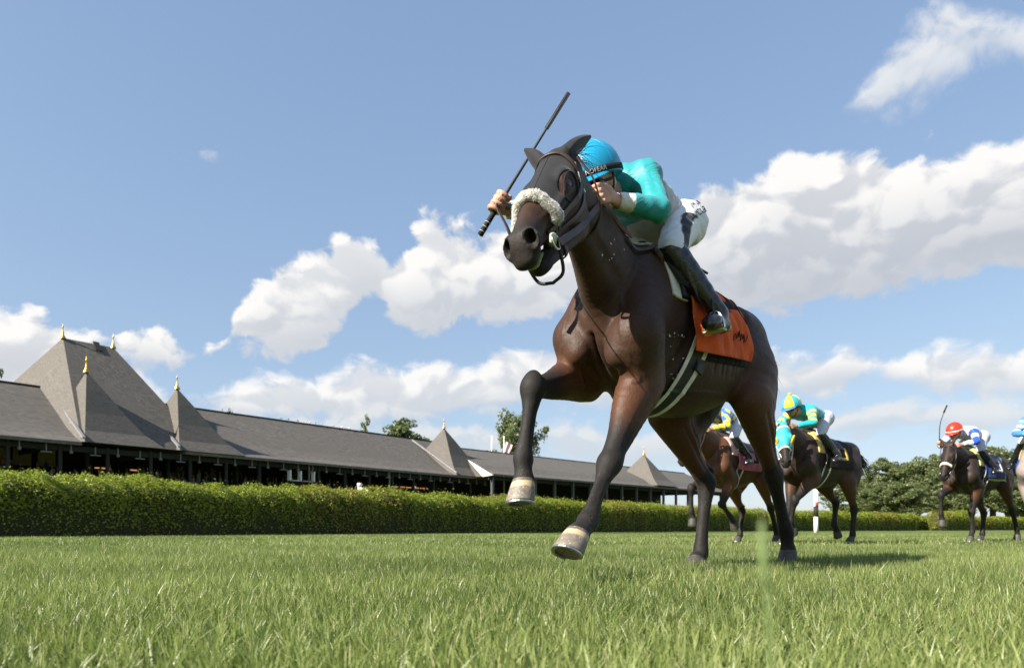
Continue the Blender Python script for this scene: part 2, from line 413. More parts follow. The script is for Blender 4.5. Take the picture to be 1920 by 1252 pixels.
M_GRASS = grass_material('grass_blades', [(.050, .082, .015), (.265, .315, .100), (.48, .43, .25)])
def ground_material():
    m = bpy.data.materials.new('turf_soil'); m.use_nodes = True; nt = m.node_tree; bs = nt.nodes['Principled BSDF']
    tc = N(nt, 'ShaderNodeTexCoord').outputs['Object']
    c = MIXC(nt, SMOOTH(nt, NOISE(nt, tc, .35, 5, .6), .35, .65), (.110, .150, .040), (.132, .172, .050))
    c = MIXC(nt, SMOOTH(nt, NOISE(nt, tc, 40, 4, .7), .40, .66), c, (.075, .10, .026))
    nt.links.new(c, bs.inputs['Base Color']); bs.inputs['Roughness'].default_value = .9; bs.inputs['Specular IOR Level'].default_value = .1
    b = N(nt, 'ShaderNodeBump'); b.inputs['Strength'].default_value = .8; b.inputs['Distance'].default_value = .03; nt.links.new(NOISE(nt, tc, 60, 4, .7), b.inputs['Height']); nt.links.new(b.outputs[0], bs.inputs['Normal'])
    return m
M_GROUND = ground_material()
g_ = 1500.0; n_ = 24; xs = np.concatenate([-np.geomspace(g_, 4, n_), np.geomspace(4, g_, n_)])
V = np.array([(x, y, 0) for x in xs for y in xs]); k = len(xs)
F = np.array([[i * k + j, (i + 1) * k + j, (i + 1) * k + j + 1, i * k + j + 1] for i in range(k - 1) for j in range(k - 1)])
tag(mesh_np('ground', V, F, M_GROUND), kind='structure')

def grass(name, seed, y0, y1, dens, hgt, wid, spread=.86, seg=3, margin=.5, label=None):
    """upright bent blades in a wedge of turf in front of the camera and to both sides of it"""
    r = np.random.default_rng(seed); area = (y1 * y1 - y0 * y0) * spread + 2 * margin * (y1 - y0); n = int(area * dens)
    y = np.sqrt(r.uniform(y0 * y0, y1 * y1, n)); x = r.uniform(-1, 1, n) * (y * spread + margin)
    # tufts: blades gather round tuft centres
    x = x + .012 * np.sin(x * 91 + y * 37); y = y + .012 * np.sin(y * 83 - x * 41)
    patch_ = .5 + .5 * np.sin(x * 1.7 + 1.3 * np.sin(y * 1.1)) * np.sin(y * 2.3 + x * .6); big = r.uniform(0, 1, n)
    h = hgt * (.55 + .55 * r.beta(2, 3, n) + .22 * patch_) * np.where(big > .985, 1.45, 1); w = wid * r.uniform(.6, 1.3, n)
    az = r.uniform(0, 2 * np.pi, n); lean = np.abs(r.normal(0, .34, n)) + .05; bend = r.uniform(.1, .9, n)
    dx, dy = np.cos(az), np.sin(az); fa = r.uniform(0, 2 * np.pi, n); wx, wy = np.cos(fa) * w / 2, np.sin(fa) * w / 2
    V = []; 
    for i in range(seg + 1):
        t = i / seg; off = h * np.sin(lean) * (t + bend * t * t) ; zz = h * np.cos(lean) * t * (1 - .18 * bend * t) - .004
        px, py = x + dx * off, y + dy * off; tw = 1 - t ** 2.2
        if i < seg: V += [np.stack([px - wx * tw, py - wy * tw, zz], 1), np.stack([px + wx * tw, py + wy * tw, zz], 1)]
        else: V += [np.stack([px, py, zz], 1)]
    m = 2 * seg + 1; VV = np.stack(V, 1).reshape(-1, 3); base = (np.arange(n) * m)[:, None]
    quads = np.concatenate([base + np.array([[2 * i, 2 * i + 1, 2 * i + 3, 2 * i + 2]]) for i in range(seg - 1)]) if seg > 1 else np.zeros((0, 4), int)
    tris = base + np.array([[2 * seg - 2, 2 * seg - 1, 2 * seg]])
    tint = np.stack([np.clip(r.normal(.46, .32, n) + .5 * (patch_ - .5) + .25 * np.sin(x * .9 + 2 * np.sin(y * .5)) * np.sin(y * .7 + 1.0), 0, 1), (r.uniform(0, 1, n) > .95) * r.uniform(.4, 1, n), np.zeros(n)], 1)
    o = mesh_np(name, VV, [quads, tris] if seg > 1 else tris, M_GRASS, attrs={'tint': np.repeat(tint, m, 0)})
    return tag(o, label, 'grass', kind='stuff')
grass('grass_foreground', 1, .38, 2.4, 10500, .072, .0034, seg=3, margin=.6, label='blurred long green grass blades in the foreground')
grass('grass_midground', 2, 2.4, 4.4, 6600, .080, .0038, seg=2, margin=.9, label='mown green turf under the leading horse')
grass('grass_beyond', 4, 4.4, 8, 2800, .080, .0058, seg=1, margin=.9, label='mown green turf between the leading horse and the trailing field')
grass('grass_background', 3, 8, 26, 320, .075, .0125, seg=1, margin=1.5, label='smooth green turf in front of the hedge')

# one tall seed stalk close to the lens
def stalk(x, y, h, lean, label):
    o = empty('grass_stalk', (x, y, 0), 0, label, 'grass stalk', 'tall grass stalks near the lens')
    tube('stem', [(0, 0, -.005), (-lean * .35, 0, h * .5), (-lean, 0, h)], [.0012, .0010, .0007], M_STALK, o, 6, 6)
    tube('seed_head', [(-lean * .90, 0, h * .90), (-lean * .97, 0, h * .955), (-lean * 1.02, 0, h * 1.01)], [.0010, .0021, .0006], M_STALK, o, 4, 7)
    strap('blade', [(0, 0, .0), (lean * .10, .003, h * .3), (-lean * .25, .004, h * .55)], [.0026] * 13, .0006, M_STALK, o, normal=V3(0, 1, 0), n=6)
M_STALK = mat('stalk_green', (.12, .17, .05), .6, (.15, .20, .07), 40)
stalk(.111, .27, .241, .012, 'tall out-of-focus seed stalk rising before the leading horse\'s hind hoof')
stalk(.014, .50, .085, .010, 'short out-of-focus stalk at the bottom edge below the leading horse')
# ------------------------------------------------------------------ clipped hedges
def leaf_material(name, c0, c1, c2, trans=.3):
    return grass_material(name, [c0, c1, c2], trans)
M_HEDGE = leaf_material('hedge_leaf', (.15, .19, .020), (.39, .43, .048), (.33, .22, .06), .45)
M_CORE_SHADE = mat('hedge_core_shade', (.030, .040, .010), .9, (.028, .028, .010), 6)  # dark core colour stands in for the shade inside the hedge
def hedge(name, label, path, height, width, seed, dens, leaf, group='clipped hedges along the track', clear=.06):
    r = np.random.default_rng(seed); P = catmull(np.array(path, float), 12); seg = np.linalg.norm(np.diff(P, axis=0), axis=1); cum = np.concatenate([[0], np.cumsum(seg)]); L = cum[-1]
    def at(s):
        return np.stack([np.interp(s, cum, P[:, i]) for i in range(2)], -1)
    def frame(s):
        t = at(s + .05) - at(s - .05); t /= np.linalg.norm(t, axis=-1, keepdims=True); return t, np.stack([t[..., 1], -t[..., 0]], -1)     # n towards the track
    def lump(s, a):       # uneven clipping along the hedge
        return 1 + .03 * np.sin(s * .7 + seed) + .03 * np.sin(s * 1.37 + 1.5 * np.sin(s * .31)) * np.abs(np.sin(3 * a + s * .2)) + .035 * np.sin(s * 3.1 + 4 * a + 2 * np.sin(s * .9)) + .045 * np.sin(s * 2.1 + 2 * a + 1.3 * np.sin(s * .37)) * (.4 + np.abs(np.cos(a))) + .035 * np.sin(s * 4.7 + a * 3 + 2 * np.sin(s * .8)) * (.3 + np.abs(np.cos(a))) + .03 * np.sin(s * 8.3 + 2.4 * np.sin(s * 1.3)) * np.sin(a) + .022 * np.sin(s * 11 + a * 5 + 2 * np.sin(s * 1.7)) + .016 * np.sin(s * 23 + a * 9)
    def surf(s, u, k=1.0):
        """u 0..1: front foot -> over the top -> back foot"""
        a = np.pi * u; c, sn = np.cos(a), np.sin(a); e = .78
        hx = width / 2 * np.sign(c) * np.abs(c) ** e * (1.0 - .50 * (1 - sn)); hz = height * np.abs(sn) ** e
        l = lump(s, a) * k * np.sqrt(np.clip(np.minimum(s, L - s) / 1.1, .0004, 1)); t, n = frame(s); q = at(s)
        return np.stack([q[..., 0] + n[..., 0] * hx * l, q[..., 1] + n[..., 1] * hx * l, clear + (hz - clear * .5) * l], -1), np.stack([n[..., 0] * c, n[..., 1] * c, sn], -1)
    root = empty(name, (0, 0, 0), 0, label, 'hedge', group)
    ns, nu = max(int(L / .5), 8), 14; S_, U_ = np.meshgrid(np.linspace(0, L, ns), np.linspace(0, 1, nu), indexing='ij'); core, _ = surf(S_, U_, .84)
    F = [[i * nu + j, (i + 1) * nu + j, (i + 1) * nu + j + 1, i * nu + j + 1] for i in range(ns - 1) for j in range(nu - 1)]
    mesh_np('shaded_core', core.reshape(-1, 3), np.array(F), M_CORE_SHADE, root)  # solid shell behind the leaves, shade painted into its colour
    n = int(L * 3.4 * dens); s = r.uniform(0, L, n); u = r.uniform(0, .78, n); p, nn = surf(s, u, 1.0)
    depth = r.exponential(.085, n) - .03 * r.uniform(0, 1, n) ** 4; low = np.clip(1 - p[:, 2] / (height * .5), 0, 1)
    hollow = np.clip(np.sin(s * 1.9 + 1.7 * np.sin(s * .53)) * np.sin(s * 3.7 + p[:, 2] * 3 + 2 * np.sin(s * 1.1)) + .15, 0, 1); keep = r.uniform(0, 1, n) > low * .45 + hollow * .38 * np.clip(1.35 - p[:, 2] / (height * .62), 0, 1); p, nn, s, depth = p[keep], nn[keep], s[keep], depth[keep]; n = len(p)
    shoot = (r.uniform(0, 1, n) > .93) * r.exponential(.055, n); p = p - nn * depth[:, None] + r.normal(0, .02, (n, 3)) + np.stack([0 * shoot, 0 * shoot, shoot], 1); p[:, 2] = np.maximum(p[:, 2], .03)
    d = nn * .8 + r.normal(0, .75, (n, 3)) + np.array([0, 0, .75]); d /= np.linalg.norm(d, axis=1, keepdims=True)      # leaf normal
    ax = np.cross(d, r.normal(0, 1, (n, 3))); ax /= np.linalg.norm(ax, axis=1, keepdims=True); bx = np.cross(d, ax); l = leaf * r.uniform(.6, 1.35, n)[:, None]
    V = np.stack([p - ax * l * .5, p + bx * l * .30 + d * l * .08, p + ax * l * .5, p - bx * l * .30 + d * l * .08], 1).reshape(-1, 3)
    brown = (np.sin(s * .55 + 1.0) * np.sin(s * .21 + p[:, 2]) > .35) * (r.uniform(0, 1, n) > .55) * .7
    tint = np.stack([np.clip(r.normal(.5, .3, n), 0, 1), np.maximum(brown, (r.uniform(0, 1, n) > .97) * .8), np.zeros(n)], 1)
    o = mesh_np('leaves', V, np.arange(4 * n).reshape(-1, 4), M_HEDGE, root, smooth=False, attrs={'tint': np.repeat(tint, 4, 0)}); o['kind'] = 'stuff'
    return root
hedge('clipped_hedge', 'long yellow-green clipped hedge running from the left edge behind the horses', [(-18.4, 11.3), (-12.9, 17), (-1, 29.5), (10.8, 42), (18, 48.6)], 1.56, 2.3, 1, 1050, .070)
hedge('clipped_hedge', 'clipped hedge stretch behind the second and third horses, left of the hedge gap', [(18.2, 48.8), (28.4, 57), (37.6, 63.8)], 1.50, 2.2, 2, 520, .10)
hedge('clipped_hedge', 'taller rounded hedge bush just right of the hedge gap', [(40.2, 65.5), (43.5, 67.6), (47, 69.8)], 1.85, 2.6, 3, 480, .10)
hedge('clipped_hedge', 'low far hedge stretch beside the tree line at the right edge', [(35.5, 66.2), (47.6, 73.2), (57.5, 79), (81, 94)], 1.45, 1.9, 4, 260, .14)
# ------------------------------------------------------------------ grandstand
def roof_material():
    m = bpy.data.materials.new('slate_shingles'); m.use_nodes = True; nt = m.node_tree; bs = nt.nodes['Principled BSDF']
    uv = N(nt, 'ShaderNodeAttribute', attribute_name='ruv').outputs['Vector']
    br = N(nt, 'ShaderNodeTexBrick'); nt.links.new(uv, br.inputs[0]); br.inputs['Scale'].default_value = 1; br.inputs['Brick Width'].default_value = .42; br.inputs['Row Height'].default_value = .24; br.inputs['Mortar Size'].default_value = .012
    br.inputs['Color1'].default_value = (.088, .080, .071, 1); br.inputs['Color2'].default_value = (.145, .130, .112, 1); br.inputs['Mortar'].default_value = (.045, .043, .04, 1)
    big = NOISE(nt, uv, .16, 6, .65); c = MIXC(nt, SMOOTH(nt, big, .35, .7), br.outputs[0], (.104, .094, .082))
    mp = N(nt, 'ShaderNodeMapping'); nt.links.new(uv, mp.inputs[0]); mp.inputs['Scale'].default_value = (.5, 2.6, 1)
    c = MIXC(nt, ML(nt, 'MULTIPLY', SMOOTH(nt, NOISE(nt, mp.outputs[0], 1.1, 5, .7), .60, .70), .6), c, (.24, .21, .17))
    nt.links.new(c, bs.inputs['Base Color']); bs.inputs['Roughness'].default_value = .75; bs.inputs['Specular IOR Level'].default_value = .3
    b = N(nt, 'ShaderNodeBump'); b.inputs['Strength'].default_value = .12; b.inputs['Distance'].default_value = .01; nt.links.new(br.outputs['Fac'], b.inputs['Height']); b.invert = True; nt.links.new(b.outputs[0], bs.inputs['Normal'])
    return m
M_ROOF = roof_material()
M_GOLD = mat('gilded_copper', (.62, .42, .12), .45, (.42, .27, .07), 9, metal=.85)
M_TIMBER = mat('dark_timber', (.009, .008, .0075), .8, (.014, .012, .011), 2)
M_LAMPG = mat('lamp_grey', (.15, .15, .145), .6, (.10, .10, .10), 4)
M_STEELP = mat('grey_painted_steel', (.30, .30, .30), .5, (.22, .22, .22), 3)
M_CREAM = mat('cream_panel', (.42, .37, .27), .7, (.36, .32, .23), 1.5)
M_WHITE = mat('white_paint', (.78, .78, .76), .55, (.68, .68, .66), 2)
M_STEP = mat('seating_tier', (.060, .060, .066), .85, (.04, .04, .045), 1)
M_LEAD = mat('lead_flashing', (.34, .34, .34), .45, (.22, .22, .23), 5, metal=.3)
GD = nrm(V3(.624, .782, 0)); GN = V3(GD[1], -GD[0], 0); GO = V3(-39.8, 53, 0)
def G(t, b, z): return GO + GD * t - GN * b + V3(0, 0, z)          # t along the eaves, b back from them
class Poly:
    def __init__(s): s.v = []; s.f = {}; s.uv = []
    def quad(s, pts, uvs=None):
        i = len(s.v); s.v += [np.asarray(p, float) for p in pts]; s.f.setdefault(len(pts), []).append(list(range(i, i + len(pts))))
        if uvs is None:
            p0 = np.asarray(pts[0], float); e = nrm(np.asarray(pts[1]) - p0); n_ = nrm(np.cross(e, np.asarray(pts[2]) - p0)); u = np.cross(n_, e); uvs = [((np.asarray(p) - p0) @ e + p0[0], (np.asarray(p) - p0) @ u + p0[1]) for p in pts]
        s.uv += [(a, b, 0) for a, b in uvs]
    def box(s, a, b, ex, ey, ez):
        """box between two local corners in axes ex, ey, ez"""
        o = np.asarray(a, float); X, Y, Z = ex, ey, ez; c = [o, o + X, o + X + Y, o + Y, o + Z, o + X + Z, o + X + Y + Z, o + Y + Z]
        for q in ((3, 2, 1, 0), (4, 5, 6, 7), (0, 1, 5, 4), (1, 2, 6, 5), (2, 3, 7, 6), (3, 0, 4, 7)): s.quad([c[i] for i in q])
    def build(s, name, m, parent=None, smooth=False):
        return mesh_np(name, np.array(s.v), [np.array(f) for f in s.f.values()], m, parent, smooth, attrs={'ruv': np.array(s.uv)})
def slab(P, pts, th=.25):
    """roof plane with thickness"""
    P.quad(pts); d = V3(0, 0, -th); q = [np.asarray(p) + d for p in pts]; P.quad(q[::-1])
    for i in range(len(pts)): j = (i + 1) % len(pts); P.quad([pts[j], pts[i], q[i], q[j]])
stand = empty('grandstand', GO, 0, 'long dark timber grandstand with grey shingle roofs and gilded finials at left', 'grandstand')
def par(o): o.parent = stand; o.matrix_parent_inverse = Matrix.Translation(Vector(GO)).inverted(); return o
EZ, RZ = 7.5, 13.4
def roof_run(t0, t1, name='roof', ez=EZ, rz=RZ, rb=10, g=G):
    P = Poly(); prof = [(0, ez), (1.6, ez + .55), (3.4, ez + 1.55), (rb, rz)]
    nseg = max(1, int((t1 - t0) / 6)); ts = np.linspace(t0, t1, nseg + 1)
    for a, b in zip(ts[:-1], ts[1:]):
        for (b0, z0), (b1, z1) in zip(prof[:-1], prof[1:]): P.quad([g(a, b0, z0), g(b, b0, z0), g(b, b1, z1), g(a, b1, z1)], [(a, b0), (b, b0), (b, b1 * 1.15), (a, b1 * 1.15)])
        P.quad([g(b, rb, rz), g(b, 2 * rb, ez), g(a, 2 * rb, ez), g(a, rb, rz)])
        P.quad([g(a, 0, ez - .28), g(b, 0, ez - .28), g(b, 0, ez), g(a, 0, ez)]); P.quad([g(a, 0, ez - .28), g(a, 14, ez + 2.2), g(b, 14, ez + 2.2), g(b, 0, ez - .28)])
    for t in (t0, t1): P.quad([g(t, 0, ez - .28), g(t, 0, ez), g(t, 1.6, ez + .55), g(t, 3.4, ez + 1.55), g(t, rb, rz), g(t, 2 * rb, ez)])
    o = P.build(name, M_ROOF); C = Poly(); C.box(g(t0, rb + .12, rz - .05), None, g(t1, 0, 0) - g(t0, 0, 0), g(0, -.24, 0) - g(0, 0, 0), V3(0, 0, .16)); c = C.build('ridge_cap', M_TIMBER); return o, c
for a, b in ((-30, 5.75), (14.5, 59.5)):
    o, c = roof_run(a, b); par(o); par(c)
def hip(name, apexes, base, flare=None):
    """hipped roof: apexes (left,right) along the ridge, base ring fl, fr, br, bl; flared skirts by extra ring"""
    P = Poly(); L_, R_ = apexes; fl, fr, br_, bl = base
    def face(pts_lo, pts_hi, n=4):
        (a, b), (c, d) = pts_lo, pts_hi
        for k in range(n):
            t0, t1 = k / n, (k + 1) / n; bend = lambda t: (t, -.9 * (flare or 0) * math.sin(math.pi * min(t * 1.0, 1)) )
            q = []
            for (lo_, hi_, t) in ((a, c, t0), (b, d, t0), (b, d, t1), (a, c, t1)):
                p = lo_ + (hi_ - lo_) * t; p = p + V3(0, 0, -(flare or 0) * math.sin(math.pi * t) ** 1 * (1 - t)); q.append(p)
            P.quad(q, [(t * 3 + x, y * 1.0) for t, x, y in ((0, 0, t0 * 12), (0, np.linalg.norm(b - a), t0 * 12), (0, np.linalg.norm(b - a), t1 * 12), (0, 0, t1 * 12))])
    face((fl, fr), (L_, R_)); face((fr, br_), (R_, R_)); face((br_, bl), (R_, L_)); face((bl, fl), (L_, L_))
    return par(P.build(name, M_ROOF))
def finial(p, s, name='finial'):
    prof = [(.55, 0), (.48, .25), (.26, .55), (.19, .9), (.12, 1.5), (.07, 2.0), (.16, 2.12), (.16, 2.22), (.05, 2.35), (.02, 2.9)]
    n = 14; V = [p + s * V3(r * math.cos(2 * math.pi * i / n), r * math.sin(2 * math.pi * i / n), z - .15) for r, z in prof for i in range(n)]
    F = [[k * n + i, k * n + (i + 1) % n, (k + 1) * n + (i + 1) % n, (k + 1) * n + i] for k in range(len(prof) - 1) for i in range(n)]
    par(mesh_np(name, V, np.array(F), M_GOLD))
hip('hip_roof', (G(7.6, 10, 18.4), G(12.05, 10, 18.4)), (G(5.9, .5, 7.6), G(17.5, .5, 7.6), G(18, 24, 7.5), G(0, 22, 7.5)), .3)
finial(G(7.6, 10, 18.4), .52); finial(G(12.05, 10, 18.4), .52)
for t_a, t0, t1, z in ((7.5, 5.9, 12.6, 14.3), (15.6, 13.9, 20.6, 14.1), (53.3, 51.6, 59.0, 14.5)):
    hip('turret_roof', (G(t_a, 4, z), G(t_a, 4, z)), (G(t0, -.12, 7.55), G(t1, -.12, 7.55), G(t1 - 1.5, 11, 8.5), G(t0 - .2, 11, 8.5)), 1.1)
    finial(G(t_a, 4, z), .52)
    P = Poly(); a, b = G(t0 - .18, -.15, 7.75), G(t0 + .35, 9.2, 13.0)
    P.box(a, None, b - a, GD * .24, V3(0, 0, .20)); par(P.build('valley_gutter', M_LEAD))
# a broken dark slate vent on the big roof
P = Poly(); a = G(10.2, 9.15, 17.55); P.box(a, None, GD * .55, G(0, .9, 1.0) - G(0, 0, 0), V3(0, 0, .12)); par(P.build('roof_vent', M_TIMBER))
# open front: posts, tie beam, tiers, back wall
def post(t, b=.9, w=.26, z1=EZ - .2, m=None, g=G):
    P = Poly(); P.box(g(t - w / 2, b + w / 2, 0), None, (g(1, 0, 0) - g(0, 0, 0)) * w, -(g(0, 1, 0) - g(0, 0, 0)) * w, V3(0, 0, z1)); 
    return par(P.build('post', m or M_TIMBER))
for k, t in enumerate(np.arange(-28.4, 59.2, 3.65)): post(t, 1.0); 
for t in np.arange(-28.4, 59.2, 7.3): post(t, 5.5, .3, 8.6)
for t in (28.6, 40.3): post(t, .75, .10, EZ - .25, M_STEELP)
def run_box(name, t0, t1, b, z, db, dz, m, g=G):
    P = Poly(); P.box(g(t0, b + db, z), None, g(t1, 0, 0) - g(t0, 0, 0), g(0, -db, 0) - g(0, 0, 0), V3(0, 0, dz)); return par(P.build(name, m))
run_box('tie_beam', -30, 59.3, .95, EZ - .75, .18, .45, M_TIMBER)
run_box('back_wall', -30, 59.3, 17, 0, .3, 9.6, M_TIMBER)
run_box('front_rail', -30, 59.3, .62, 1.15, .06, .07, M_STEELP)
run_box('front_rail', -30, 59.3, .62, .65, .06, .05, M_STEELP)
for k in range(8): run_box('seating_tier', -30, 59.3, 3.6 + 1.55 * k, 0, 1.5, 3.3 + .40 * k, M_STEP)
for t in (-27.2, -24, -20.4, -17, -13.6, -10.2, -6.8, -3.6, -1.2, 1.3, 3.2, 5.3, 7.4): run_box('cream_panel', t, t + 1.55, 16.2, 6.5, .1, 1.7, M_CREAM)
# hanging lamps under the eaves: T-shaped fittings, each a thing of its own
ORD = ['first', 'second', 'third', 'fourth', 'fifth', 'sixth', 'seventh', 'eighth', 'ninth', 'tenth', 'eleventh', 'twelfth', 'thirteenth', 'fourteenth', 'fifteenth', 'sixteenth', 'seventeenth', 'eighteenth']
def lamp(t, z, w, kind, idx, g=G, b=.35):
    o = empty('hanging_lamp', g(t, b, z), 0, '%s lamp fitting under the grandstand eaves, %s of its kind from the left' % ('T-shaped' if kind else 'short tubular', ORD[idx]), 'lamp', 'lamp fittings under the grandstand eaves %s' % ('with crossbar' if kind else 'without crossbar'))
    P = Poly(); P.box(-GD * .04 - GN * .04, None, GD * .08, GN * .08, V3(0, 0, .75)); P.build('stem', M_LAMPG, o)
    P = Poly(); 
    if kind: P.box(-GD * w / 2 - GN * .1, None, GD * w, GN * .2, V3(0, 0, .09)); P.build('tube_lamp', M_LAMPG, o)
    else: P.box(-GD * .10 - GN * .10, None, GD * .2, GN * .2, V3(0, 0, .22)); P.build('shade', M_LAMPG, o)
for k, t in enumerate(np.arange(-1.6, 58, 3.65)): lamp(t + 1.2, EZ - 1.05, .8, 1, k); lamp(t + 3.0, EZ - 1.0, .2, 0, k)
# warm lit strip lights deeper inside
M_WARM = bpy.data.materials.new('warm_strip'); M_WARM.use_nodes = True
_b = M_WARM.node_tree.nodes['Principled BSDF']; _b.inputs['Base Color'].default_value = (.9, .5, .3, 1); _b.inputs['Emission Color'].default_value = (1, .45, .22, 1); _b.inputs['Emission Strength'].default_value = .3
for k, (t, w) in enumerate(((11.2, 1.4), (14.6, .7), (44.5, .9), (51.5, 3.2), (55.4, 3.2))):
    P = Poly(); P.box(G(t, 12.2, 6.35), None, GD * w, -GN * .15, V3(0, 0, .10)); o = P.build('strip_light', M_WARM)
    tag(o, ['long glowing orange strip light inside the grandstand, left of the second turret', 'short glowing strip light inside the grandstand under the second turret', 'short glowing strip light inside the grandstand midway along', 'glowing strip light inside the grandstand under the third turret, left of the pair', 'glowing strip light inside the grandstand under the third turret, right of the pair'][k], 'light')
# open white cage of a monitor under the eaves
mon = empty('monitor_frame', G(25.9, .2, 5.35), 0, 'white open box frame for monitors hanging under the grandstand eaves', 'frame')
for (x, z, dx, dz) in ((0, 0, 3.1, .10), (0, 1.25, 3.1, .10), (0, .1, .10, 1.15), (1.30, .1, .10, 1.15), (3.0, .1, .10, 1.15), (1.4, .55, 1.6, .10)):
    P = Poly(); P.box(GD * x, None, GD * dx, -GN * .6, V3(0, 0, dz)); P.build('bar', M_STEELP if z == .55 else M_WHITE, mon)
# spectators in the shade: one crowd nobody could count
def crowd():
    r = np.random.default_rng(5); bm_v = []; bm_f = []; cols = []
    n = 10; prof = [(.0, .16), (.25, .22), (.55, .24), (.72, .10), (.76, .07), (.84, .11), (.95, .10), (1.0, .0)]
    for _ in range(520):
        t = r.uniform(-29, 58); k = r.integers(0, 7); b = 3.7 + 1.55 * k + r.uniform(.2, 1.0); z = 3.3 + .40 * k; h = r.uniform(1.1, 1.65); i0 = len(bm_v); c = G(t, b, z); cc = [(.04, .04, .05), (.16, .20, .30), (.60, .62, .68), (.08, .14, .12), (.40, .12, .10), (.55, .52, .44), (.05, .06, .10)][r.integers(0, 7)]
        for zz, rr in prof:
            for a in range(6): bm_v.append(c + V3(rr * h * .62 * math.cos(a * 1.047), rr * h * .62 * math.sin(a * 1.047), zz * h)); cols.append((.30, .20, .15) if zz > .75 else cc)
        bm_f += [[i0 + q * 6 + a, i0 + q * 6 + (a + 1) % 6, i0 + q * 6 + 6 + (a + 1) % 6, i0 + q * 6 + 6 + a] for q in range(len(prof) - 1) for a in range(6)]
    m = bpy.data.materials.new('crowd_clothes'); m.use_nodes = True; nt = m.node_tree; at = N(nt, 'ShaderNodeAttribute', attribute_name='tint'); nt.links.new(at.outputs['Color'], nt.nodes['Principled BSDF'].inputs['Base Color']); nt.nodes['Principled BSDF'].inputs['Roughness'].default_value = .9
    tag(mesh_np('crowd', bm_v, np.array(bm_f), m, attrs={'tint': np.array(cols)}), 'seated spectators in the deep shade of the grandstand', 'crowd', kind='stuff')
crowd()
# --- the further stand, right of the gable
GD2 = nrm(V3(.70, .714, 0)); GN2 = V3(GD2[1], -GD2[0], 0); GO2 = V3(-4.4, 92.0, 0)
def G2(t, b, z): return GO2 + GD2 * t - GN2 * b + V3(0, 0, z)
M_POSTG = mat('dark_grey_post', (.07, .07, .07), .6)
stand2 = empty('grandstand', GO2, 0, 'lower far grandstand with plain grey roof, seen between the leading horse\'s legs', 'grandstand')
def par(o): o.parent = stand2; o.matrix_parent_inverse = Matrix.Translation(Vector(GO2)).inverted(); return o
# white end gable of the long roof
P = Poly(); a, b, c, d = G2(2.45, .0, 7.55), G2(2.45, 3.4, 9.2), G2(2.45, 5.0, 9.95), G2(2.45, 2.0, 7.45); e = GD2 * .12
P.quad([a, b, c, d]); P.quad([d + e, c + e, b + e, a + e])
for p, q in ((a, b), (b, c), (c, d), (d, a)): P.quad([q, p, p + e, q + e])
par(P.build('gable_panel', M_WHITE))
o, c = roof_run(2.6, 72, ez=7.75, rz=12.4, rb=11, g=G2); par(o); par(c)
for t in np.arange(3.4, 72, 4.4): post(t, 1.0, .36, 7.6, M_POSTG, g=G2)
run_box('tie_beam', 2.7, 72, .95, 7.0, .18, .5, M_TIMBER, g=G2); run_box('back_wall', 2.7, 72, 17, 0, .3, 9.6, M_TIMBER, g=G2)
for k in range(6): run_box('seating_tier', 2.7, 60, 4 + 1.7 * k, 0, 1.6, .9 + .5 * k, M_STEP, g=G2)
hip('turret_roof', (G2(47, 5, 14.2),) * 2, (G2(43.6, -.2, 8.0), G2(51, -.2, 8.0), G2(50, 11, 8.5), G2(43.6, 11, 8.5)), .8); finial(G2(47, 5, 14.2), .62)

# flagpoles with a limp flag
M_FLAG = mat('flag_cloth', (.55, .16, .16), .8, (.7, .7, .7), 6)
for k, (px, Z, lab) in enumerate(((922, 112, 'thin white flagpole behind the far grandstand roof, without a flag'), (945, 112, 'thin white flagpole behind the far grandstand roof with a furled red and white flag'))):
    x = (px - 960) / 1280 * Z; o = empty('flagpole', (x, Z, 0), 0, lab, 'flagpole', 'flagpoles behind the grandstand')
    tube('pole', [(0, 0, 0), (0, 0, 8), (0, 0, 15.4)], [.16, .12, .07], M_WHITE, o, 2, 8)
    if k:
        V = []; 
        for i in range(9):
            for j in range(9): V.append((.08 + 1.3 * i / 8 * (1 - .35 * j / 8), .22 * math.sin(i * 1.3 + j * .5), 14.6 - 1.9 * j / 8 - .7 * i / 8))
        mesh_np('flag', V, np.array([[i * 9 + j, i * 9 + 9 + j, i * 9 + 10 + j, i * 9 + 1 + j] for i in range(8) for j in range(8)]), M_FLAG, o)
# furlong pole by the hedge
M_REDP = mat('red_paint', (.45, .04, .03), .5)
o = empty('marker_pole', ((1530 - 960) / 1280 * 36, 36, 0), 0, 'white marker pole with a dark band standing before the hedge under the third horse', 'pole')
tube('pole', [(0, 0, 0), (0, 0, 1.0), (0, 0, 2.35)], .115, M_WHITE, o, 2, 14); tube('band', [(0, 0, .85), (0, 0, 1.40)], .118, M_TIMBER, o, 1, 14); tube('band', [(0, -.06, 1.40), (0, -.06, 1.62)], .085, M_REDP, o, 1, 14)
o = empty('camera_post', ((675 - 960) / 1280 * 33, 33, 0), 0, 'small white hooded camera on a post above the hedge', 'camera')
tube('post', [(0, 0, 0), (0, 0, 1.1), (0, 0, 2.05)], .05, M_WHITE, o, 1, 10); P = Poly(); P.box(V3(-.1, -.1, 2.05), None, V3(.5, 0, -.12), V3(0, .2, 0), V3(0, 0, .22)); P.build('housing', M_WHITE, o)
tube('lens', [(-.02, -.02, 2.25), (-.02, -.02, 2.42)], .11, M_WHITE, o, 1, 12)
